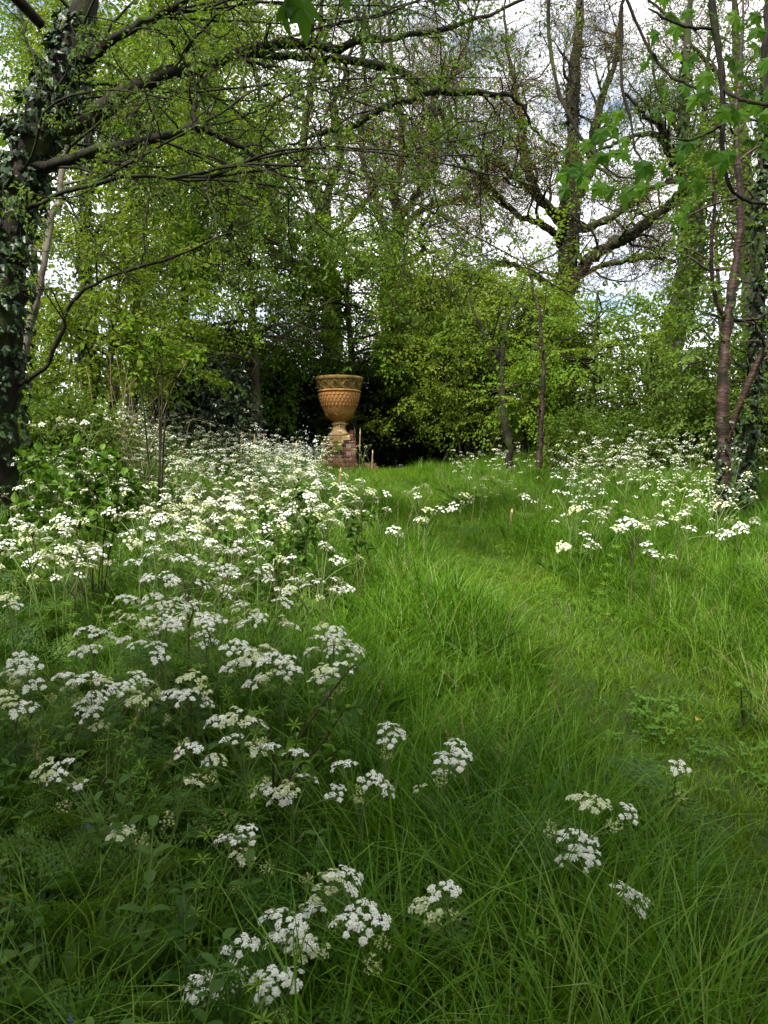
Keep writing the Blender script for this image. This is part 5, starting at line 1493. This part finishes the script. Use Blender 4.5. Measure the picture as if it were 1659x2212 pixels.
# mid-distance plants: a few with parts, copied whole
def copy_tree(o, parent=None):
    c = o.copy(); COL.objects.link(c); c.parent = parent
    for ch in list(o.children): copy_tree(ch, c)
    return c
PROTO = []
def proto_plant(k):
    n = 6 + k % 4
    heads = []
    H = 0.72 + 0.12 * rng.random()
    for i in range(n):
        a = i * 2.4 + rng.random(); q = 0.06 + 0.22 * math.sqrt(i / n)
        heads.append((np.array([math.cos(a) * q, math.sin(a) * q - 30.0, float(ground(math.cos(a) * q, -30)) + H - 0.28 * (q / 0.28) ** 2 * rng.random()]), 0.70 + 0.35 * rng.random()))
    return heads
def zone_point(zone):
    if zone == 'left':
        # even over the slope as one looks along it: crowded far up, thinning towards the near roses
        v = 925 + 335 * rng.random() ** 1.15
        h = 0.55 + 0.3 * rng.random()
        d = (1.52 - h) / max((v - 1022) / FPX + 0.1, 0.047)
        if d > 14.6: d = 9.5 + 5 * rng.random()
        lo = np.interp(d, [3.4, 5, 7, 9, 12, 15], [20, 40, 50, 120, 300, 420]); hi = np.interp(d, [3.4, 5, 6, 9, 11, 15], [690, 740, 780, 770, 690, 640])
        px = lo + (hi - lo) * rng.random()
        if d < 5.0 and rng.random() < 0.72: return None
    elif zone == 'right':
        v = 950 + 165 * rng.random()
        h = 0.6 + 0.3 * rng.random()
        d = min(12.2, (1.52 - h) / max((v - 1022) / FPX + 0.1, 0.05))
        px = 1420 + 230 * (rng.random() + rng.random() - 1)
        if d < 6: return None
    else:
        d = 8 + 6.5 * rng.random()
        px = rng.uniform(960, 1280)
    x = float(U(px, 1050, d)[0])
    return x, d
ZLAB = {'left': ('white cow parsley in the dense drift on the left bank', 'cow parsley plants of the left drift'),
        'right': ('creamy white cow parsley in the clump left of the twin stems', 'cow parsley plants of the right-hand clump'),
        'middle': ('small cow parsley at the back of the clearing right of the path', 'cow parsley plants along the back of the clearing')}
def zone_label(x, y, zone):
    if zone != 'left': return ZLAB[zone]
    if y < 5: return ('white cow parsley uphill of the rounded clumps, among wild roses', 'cow parsley plants among the near wild roses')
    if y > 11: return ('white cow parsley in the far end of the left drift towards the plinth', 'cow parsley plants at the far end of the left drift')
    if x < -2.0: return ('white cow parsley on the left bank beside the ivy-covered tree', 'cow parsley plants on the left bank')
    if y > 8: return ('white cow parsley in the thick of the left drift', 'cow parsley plants in the thick of the left drift')
    return ('white cow parsley at the near edge of the left drift by wild roses', 'cow parsley plants at the near edge of the left drift')
mid = []
def mid_plants(zone, n, near):
    k = 0
    while k < n:
        z = zone_point(zone)
        if z is None or (near and z[1] > 8.6) or (not near and z[1] <= 8.6): continue
        mid.append((z[0], z[1], zone)); k += 1
mid_plants('left', 96, True)
first = []
for i, (x, y, zone) in enumerate(mid):
    if i < 4:
        hs = proto_plant(i)
        gx = float(ground(x, y))
        heads = [(np.array([h[0] + x, h[1] + 30 + y, h[2] - float(ground(0, -30)) + gx]), s) for h, s in hs]
        r = parsley_at((x, y), heads, ZLAB[zone][0], ZLAB[zone][1], UM1_ME, 3, purple=i == 2)
        first.append(r)
    else:
        r = copy_tree(first[i % 4])
        r.location = (x, y, float(ground(x, y)))
    r.rotation_euler = (0.06 * rng.normal(), 0.06 * rng.normal(), rng.random() * 6.28)
    s = 0.72 + 0.4 * rng.random(); r.scale = (s, s, s)
    lab = zone_label(x, y, zone)
    txt = lab[0][lab[0].index('cow parsley'):]
    r['label'] = ('tall ' if s > 0.99 else ('low ' if s < 0.85 else 'middling ')) + ('purple-stemmed ' if i % 4 == 2 else '') + 'white ' + txt
    r['group'] = lab[1]

def far_plant(seed):
    r = np.random.default_rng(seed); parts = []
    H = 0.72 + 0.22 * r.random()
    node = np.array([0.03 * r.normal(), 0.03 * r.normal(), H * 0.5])
    parts.append((*tube_tris(bend((0, 0, -0.03), node, 0.02, 4), [0.005, 0.0045, 0.004, 0.0035], 4), 0, 0.5))
    for i in range(9):
        a = i * 2.4 + r.random(); q = 0.05 + 0.24 * math.sqrt(i / 9)
        p = np.array([math.cos(a) * q, math.sin(a) * q, H - 0.42 * r.random() ** 1.5])
        parts.append((*tube_tris(bend(node * (0.7 + 0.3 * r.random()), p, 0.1, 4), [0.0024, 0.002, 0.0018, 0.0015], 3), 0, 0.5))
        V, T, Mi, Rn = UM0[i % 4]
        s = 0.75 + 0.4 * r.random()
        c, sn = math.cos(a), math.sin(a)
        V2 = V * s
        V2 = np.stack([V2[:, 0] * c - V2[:, 1] * sn, V2[:, 0] * sn + V2[:, 1] * c, V2[:, 2]], -1) + p
        parts.append((V2[:], T[Mi == 0], 0, 0.5)); parts.append((V2[:], T[Mi == 1], 1, Rn))
    return merge(parts)
FARP = [far_plant(s) for s in range(6)]
FARP_ME = [arr_mesh('cow_parsley', a, [M['stem'], M['petal'] if k % 3 else M['cream']]) for k, a in enumerate(FARP)]
n0 = len(mid)
mid += [(UX - 0.35, 15.0, 'left'), (UX - 0.1, 14.9, 'left'), (UX + 0.18, 15.1, 'left'), (UX - 0.6, 15.2, 'left'), (UX + 0.45, 15.0, 'left')]
mid_plants('left', 86, False); mid_plants('right', 34, False); mid_plants('middle', 16, False)
mid_plants('right', 14, True)
for x, y, zone in mid[n0:]:
    o = obj('cow_parsley', FARP_ME[rng.integers(0, 6)], None, (x, y, float(ground(x, y))))
    o.rotation_euler = (0.08 * rng.normal(), 0.08 * rng.normal(), rng.random() * 6.28)
    u = rng.random(); s = (0.60 if zone == 'middle' else 0.75) + 0.35 * u; o.scale = (s, s, s)
    lab = zone_label(x, y, zone)
    tone = 'creamy' if o.data in FARP_ME[0::3] else 'white'
    txt = lab[0][lab[0].index('cow parsley'):]
    size = 'tall ' if u > 0.66 else ('low ' if u < 0.33 else 'middling ')
    tag(o, size + tone + ' ' + txt, 'wildflower', lab[1])

# ------------------------------------------------------------------ scattered ground plants (nobody could count them)
def scatter(name, sources, P, rot, scl, label, cat):
    """one object; its points carry small plants through geometry nodes"""
    n = len(P)
    me = bpy.data.meshes.new(name)
    me.vertices.add(n); me.vertices.foreach_set('co', np.asarray(P, np.float32).ravel())
    a = me.attributes.new('rot', 'FLOAT_VECTOR', 'POINT'); a.data.foreach_set('vector', np.asarray(rot, np.float32).ravel())
    a = me.attributes.new('scl', 'FLOAT', 'POINT'); a.data.foreach_set('value', np.asarray(scl, np.float32))
    a = me.attributes.new('pick', 'INT', 'POINT'); a.data.foreach_set('value', rng.integers(0, len(sources), n).astype(np.int32))
    o = obj(name, me)
    nt = bpy.data.node_groups.new(name, 'GeometryNodeTree')
    nt.interface.new_socket('Geometry', in_out='INPUT', socket_type='NodeSocketGeometry')
    nt.interface.new_socket('Geometry', in_out='OUTPUT', socket_type='NodeSocketGeometry')
    gi = nt.nodes.new('NodeGroupInput'); go = nt.nodes.new('NodeGroupOutput')
    ip = nt.nodes.new('GeometryNodeInstanceOnPoints')
    jn = nt.nodes.new('GeometryNodeJoinGeometry')
    for src in sources:
        oi = nt.nodes.new('GeometryNodeObjectInfo'); oi.inputs['Object'].default_value = src; oi.inputs['As Instance'].default_value = False
        g2 = nt.nodes.new('GeometryNodeGeometryToInstance')
        nt.links.new(oi.outputs['Geometry'], g2.inputs[0]); nt.links.new(g2.outputs[0], jn.inputs[0])
    def attr(nm, ty):
        q = nt.nodes.new('GeometryNodeInputNamedAttribute'); q.data_type = ty; q.inputs['Name'].default_value = nm
        return q.outputs['Attribute']
    e = nt.nodes.new('FunctionNodeEulerToRotation')
    nt.links.new(attr('rot', 'FLOAT_VECTOR'), e.inputs[0])
    nt.links.new(gi.outputs[0], ip.inputs['Points'])
    nt.links.new(jn.outputs[0], ip.inputs['Instance'])
    ip.inputs['Pick Instance'].default_value = True
    nt.links.new(attr('pick', 'INT'), ip.inputs['Instance Index'])
    nt.links.new(e.outputs[0], ip.inputs['Rotation'])
    nt.links.new(attr('scl', 'FLOAT'), ip.inputs['Scale'])
    nt.links.new(ip.outputs[0], go.inputs[0])
    m = o.modifiers.new('scatter', 'NODES'); m.node_group = nt
    return tag(o, label, cat, kind='stuff')

def source(name, arr, mats):
    return bpy.data.objects.new(name, mesh_np(name, arr[0], arr[1], mats, arr[2], arr[3], smooth=False))

def tuft(seed, n, h, w, spread, lean, segs=3):
    r = np.random.default_rng(seed); parts = []
    for k in range(n):
        a = r.random() * 6.283; q = spread * math.sqrt(r.random())
        p = np.array([math.cos(a) * q, math.sin(a) * q, -0.01])
        az = a + 0.8 * r.normal()
        H = h * (0.45 + 0.75 * r.random()); ln = lean * (0.3 + 1.2 * r.random())
        out = np.array([math.cos(az), math.sin(az), 0]); sd = np.array([-math.sin(az), math.cos(az), 0])
        tw = 0.6 * r.normal()
        sd = sd * math.cos(tw) + out * math.sin(tw) * 0.8
        W = w * (0.6 + 0.7 * r.random())
        V, T = [], []
        for j in range(segs + 1):
            t = j / segs
            c = p + np.array([0, 0, H * (t - 0.35 * ln * t ** 3)]) + out * H * ln * t ** 2
            ww = W * (1 - t ** 1.6) * 0.5 + 0.0002
            if j < segs: V += [c - sd * ww, c + sd * ww]
            else: V += [c]
        for j in range(segs - 1):
            b = 2 * j
            T += [(b, b + 1, b + 3), (b, b + 3, b + 2)]
        b = 2 * (segs - 1)
        T += [(b, b + 1, b + 2)]
        parts.append((np.array(V), np.array(T), 0, r.random()))
    return merge(parts)

TUFT_L = [source('grass_tuft', tuft(s, 18, 0.30, 0.0046, 0.055, 0.45 + 0.16 * s, 4), [M['grass']]) for s in range(5)]
TUFT_S = [source('short_tuft', tuft(30 + s, 18, 0.12, 0.0040, 0.06, 0.6, 3), [M['grass_short']]) for s in range(4)]

def region(n_per_m2, y0, y1, half=0.62, pad=0.7):
    """even random points over the wedge of ground in front of the camera (and a step to each side)"""
    y = np.linspace(y0, y1, 200); w = half * np.maximum(y, 0.3) + pad
    area = np.trapezoid(2 * w, y) if hasattr(np, 'trapezoid') else np.trapz(2 * w, y)
    n = int(area * n_per_m2)
    cdf = np.cumsum(w); cdf = cdf / cdf[-1]
    yy = np.interp(rng.random(n), cdf, y); xx = (rng.random(n) * 2 - 1) * (half * np.maximum(yy, 0.3) + pad)
    return xx, yy

def wob(x, y, f=1.0, s=0.0):
    return 0.5 + 0.25 * (np.sin(x * 2.1 * f + 1.3 * y * f + s) + np.sin(y * 1.7 * f - 1.1 * x * f + 2 * s + 1.0) * np.cos(x * 0.9 * f + s))

def left_zone(x, y):
    return sstep(0.15, 0.9, np.interp(y, [0, 3, 6, 10, 16], [0.3, 0.15, -0.1, -0.5, -1.2]) - x)

def grass():
    x, y = region(190, 0.55, 5.0); x2, y2 = region(180, 5.0, 17.5)
    x = np.concatenate([x, x2]); y = np.concatenate([y, y2])
    pd = path_dist(x, y)
    edge = 0.40 + 0.10 * (wob(x, y, 2.2) - 0.5)
    longness = sstep(edge - 0.18, edge + 0.30, pd)
    longness = longness * (1 - 0.45 * sstep(9, 14, y) * (1 - sstep(0.9, 2.2, pd)))
    keep = (rng.random(len(x)) < (0.10 + 0.9 * longness) * (1 - 0.55 * left_zone(x, y) * sstep(0.25, 0.6, wob(x, y, 1.3, 7)))) & ~((np.abs(x - UX) < 0.42) & (np.abs(y - UY) < 0.5))
    x, y, longness = x[keep], y[keep], longness[keep]
    n = len(x)
    P = np.stack([x, y, ground(x, y)], -1)
    scl = (0.45 + 0.75 * longness) * (0.75 + 0.5 * rng.random(n)) * (0.8 + 0.45 * wob(x, y, 1.4, 3))
    scl = np.where(x < -0.3, scl * 0.95, scl)
    rot = np.stack([0.16 * rng.normal(size=n), 0.16 * rng.normal(size=n), rng.random(n) * 6.283], -1)
    scatter('grass', TUFT_L, P, rot, scl, 'long green meadow grass covering the clearing', 'grass')
    x, y = region(260, 0.55, 17.0)
    pd = path_dist(x, y)
    k = (rng.random(len(x)) < 1 - 0.72 * sstep(0.30, 0.85, pd))
    x, y = x[k], y[k]; n = len(x)
    P = np.stack([x, y, ground(x, y)], -1)
    rot = np.stack([0.2 * rng.normal(size=n), 0.2 * rng.normal(size=n), rng.random(n) * 6.283], -1)
    scatter('short_grass', TUFT_S, P, rot, 0.65 + 0.7 * rng.random(n), 'short trodden grass along the mown path', 'grass')
grass()

def straw(seed):
    r = np.random.default_rng(seed); parts = []
    for k in range(3):
        P = grow((0.03 * r.normal(), 0.03 * r.normal(), 0), (0.3 * r.normal(), 0.3 * r.normal(), 1), 0.45 * (0.7 + 0.5 * r.random()), 6, 0.07, (0.1, 0, -0.2))
        parts.append((*tube_tris(P, np.linspace(0.0013, 0.0007, 7), 3), 0, r.random()))
        for j in range(9):
            q, tan = along(P, 0.78 + 0.21 * j / 8)
            parts.append((*leaf_tris(q, tan + 0.7 * nrm(r.normal(size=3)), r.normal(size=3), 0.016, 0.005, 0.2, 2), 0, r.random()))
    return merge(parts)

def nettle(seed, h=0.34, n=6, L=0.062, W=0.034):
    r = np.random.default_rng(seed); parts = []
    P = grow((0, 0, -0.02), (0.1 * r.normal(), 0.1 * r.normal(), 1), h, 6, 0.05, (0, 0, 0))
    parts.append((*tube_tris(P, np.linspace(0.003, 0.0012, 7), 4), 0, 0.5))
    for k in range(n):
        t = 0.25 + 0.75 * k / (n - 1); p, tan = along(P, min(t, 0.99))
        for sg in (0, math.pi):
            a = k * math.pi / 2 + sg + 0.2 * r.normal()
            d = np.array([math.cos(a), math.sin(a), 0.15 + 0.3 * t])
            s = (1.15 - 0.6 * t) * (0.8 + 0.4 * r.random())
            parts.append((*leaf_tris(p, d, [0, 0, 1], L * s, W * s, 0.3, 8), 1, r.random()))
    return merge(parts)
def cleavers(seed):
    r = np.random.default_rng(seed); parts = []
    P = grow((0, 0, -0.02), (0.2 * r.normal(), 0.2 * r.normal(), 1), 0.42, 7, 0.07, (0, 0, 0))
    parts.append((*tube_tris(P, np.linspace(0.002, 0.001, 8), 3), 0, 0.5))
    for k in range(7):
        p, tan = along(P, min(0.99, 0.15 + 0.85 * k / 6))
        for j in range(6):
            a = j * 1.047 + k * 0.5
            d = np.array([math.cos(a), math.sin(a), 0.25])
            parts.append((*leaf_tris(p, d, [0, 0, 1], 0.03, 0.007, 0.2, 2), 1, r.random()))
    return merge(parts)
def clover(seed):
    r = np.random.default_rng(seed); parts = []
    for k in range(9):
        a = r.random() * 6.283; q = 0.06 * math.sqrt(r.random())
        top = np.array([math.cos(a) * q * 1.3, math.sin(a) * q * 1.3, 0.05 + 0.06 * r.random()])
        parts.append((*tube_tris([(math.cos(a) * q, math.sin(a) * q, -0.01), top * 0.6, top], [0.001, 0.001, 0.0008], 3), 0, 0.5))
        for j in range(3):
            b = j * 2.094 + a
            d = np.array([math.cos(b), math.sin(b), 0.12 * r.normal()])
            parts.append((*leaf_tris(top, d, [0.15 * r.normal(), 0.15 * r.normal(), 1], 0.020, 0.017, 0.2, 8), 1, r.random()))
    return merge(parts)
def dock(seed):
    r = np.random.default_rng(seed); parts = []
    for k in range(6):
        a = k * 1.05 + 0.4 * r.normal()
        d = np.array([math.cos(a), math.sin(a), 0.9 + 0.3 * r.random()])
        parts.append((*leaf_tris((0, 0, -0.01), d, [0.2 * r.normal(), 0.2 * r.normal(), 1], 0.17 + 0.08 * r.random(), 0.05, 0.35, 8), 1, r.random()))
    return merge(parts)
def fern_clump(seed):
    r = np.random.default_rng(seed); parts = []
    for k in range(5):
        V, T, Mi, Rn = FERN[k % 3]
        a = k * 1.256 + 0.5 * r.normal(); tl = -(0.65 + 0.5 * r.random())
        s = 1.1 + 0.7 * r.random()
        m = (Matrix.Rotation(a, 3, 'Z') @ Matrix.Rotation(tl, 3, 'Y'))
        V2 = (np.array(m) @ (V * s).T).T + np.array([0, 0, 0.02])
        parts.append((V2, T[Mi == 0], 0, 0.5)); parts.append((V2, T[Mi == 1], 1, Rn))
    return merge(parts)
HM = [M['stem'], M['herb']]
S_NET = [source('nettle', nettle(s), HM) for s in range(3)]
S_CLE = [source('cleaver', cleavers(s), [M['stem'], M['grass_short']]) for s in range(3)]
S_CLO = [source('clover_clump', clover(s), [M['stem'], M['clover']]) for s in range(3)]
S_DOCK = [source('dock', dock(s), HM) for s in range(3)]
S_FERN = [source('fern_clump', fern_clump(s), HM) for s in range(3)]

def herbs():
    def go(name, src, dens, y0, y1, fn, s0, s1, label, cat, tilt=0.15):
        x, y = region(dens, y0, y1)
        k = rng.random(len(x)) < fn(x, y, path_dist(x, y))
        x, y = x[k], y[k]; n = len(x)
        P = np.stack([x, y, ground(x, y)], -1)
        rot = np.stack([tilt * rng.normal(size=n), tilt * rng.normal(size=n), rng.random(n) * 6.283], -1)
        scatter(name, src, P, rot, s0 + (s1 - s0) * rng.random(n), label, cat)
    left = lambda x, y, pd: left_zone(x, y)
    go('parsley_leaves', S_FERN, 80, 0.7, 15, lambda x, y, pd: sstep(0.7, 1.0, pd) * (0.03 + 0.97 * left(x, y, pd)) * wob(x, y, 1.1) * 1.2 + 0.25 * sstep(1.6, 2.6, x) * sstep(6, 8, y), 0.45, 0.9, 'ferny cow parsley leaves among the grass', 'leaves')
    go('nettles', S_NET, 62, 0.7, 15, lambda x, y, pd: left(x, y, pd) * wob(x, y, 1.5, 2.0), 0.7, 1.4, 'leafy nettles and dead-nettles under the white flowers', 'weeds')
    go('cleavers', S_CLE, 30, 0.7, 13, lambda x, y, pd: (0.15 + 0.85 * left(x, y, pd)) * wob(x, y, 1.7, 4.0), 0.8, 1.4, 'cleavers scrambling through the long grass', 'weeds', 0.35)
    go('clover', S_CLO, 60, 0.7, 13, lambda x, y, pd: (1 - sstep(0.3, 0.75, pd)) * sstep(0.35, 0.75, wob(x, y, 1.9, 1.0)), 0.5, 1.0, 'clover and low weeds on the trodden path', 'weeds')
    go('seed_grass', [source('seed_stalk', straw(s), [M['straw']]) for s in range(3)], 7, 1.2, 14, lambda x, y, pd: sstep(0.3, 0.6, pd) * wob(x, y, 1.6, 6.0), 0.8, 1.3, 'thin pale seed stalks standing in the long grass', 'grass')
    go('dock_leaves', S_DOCK, 7, 0.8, 13, lambda x, y, pd: wob(x, y, 1.3, 5.0) * sstep(0.2, 0.6, pd), 0.7, 1.5, 'broad dock leaves scattered in the grass', 'weeds')
herbs()

def drift():
    """the rest of the flower drift beyond those one can pick out"""
    P, rot, scl = [], [], []
    k = 0
    while k < 60:
        z = zone_point('left' if k % 5 else 'right')
        if z is None or z[1] < 9: continue
        P.append((z[0], z[1], float(ground(*z)))); rot.append((0.1 * rng.normal(), 0.1 * rng.normal(), rng.random() * 6.28)); scl.append(0.65 + 0.35 * rng.random()); k += 1
    src = [source('parsley_plant', a, [M['stem'], M['petal']]) for a in FARP]
    scatter('cow_parsley_drift', src, P, rot, scl, 'low white haze of cow parsley flowers filling the far drifts', 'wildflowers')
drift()

def violets():
    parts = []
    r = np.random.default_rng(5)
    for s in range(1):
        for k in range(4):
            c = np.array([0.01 * r.normal(), 0.01 * r.normal(), 0.10 + 0.02 * k])
            V, T = flower(c, nrm(r.normal(size=3)), 0.007, r, 4); parts.append((V, T, 0, r.random()))
    src = [source('violet_flower', merge(parts), [M['violet']])]
    x, y = region(9, 0.9, 3.6)
    k = x < 0.1
    x, y = x[k], y[k]
    P = np.stack([x, y, ground(x, y)], -1); n = len(x)
    scatter('violet_flowers', src, P, np.stack([0.2 * rng.normal(size=n)] * 2 + [rng.random(n) * 6.28], -1), 0.8 + 0.5 * rng.random(n), 'tiny violet-blue flowers deep in the shaded grass', 'wildflowers')
violets()

# a few yellowed fallen leaves on the path
V, T = leaf_tris((0, 0, 0), (1, 0, 0.25), (0, 0, 1), 0.055, 0.03, 0.5, 8)
for k, (px, py, lab) in enumerate(((1503, 1600, 'yellow fallen leaf on the mown path at the right'), (1520, 1612, 'smaller yellow fallen leaf beside the first on the path'))):
    d = 3.36 + 0.0 * k; p = U(px, py, d)
    o = obj('fallen_leaf', mesh_np('fallen_leaf', V, T, [M['yellow_leaf']]), None, (p[0], d, float(ground(p[0], d)) + 0.09))
    o.rotation_euler = (0.3, 0.2, 1.0 + k * 2)
    s = 0.9 - 0.25 * k; o.scale = (s, s, s)
    tag(o, lab, 'fallen leaf')

tri = sum(len(o.data.polygons) for o in SC.objects if o.type == 'MESH')
uniq = sum(len(m.polygons) for m in bpy.data.meshes)
print('POLYS', tri, 'unique', uniq, 'objects', len(SC.objects))
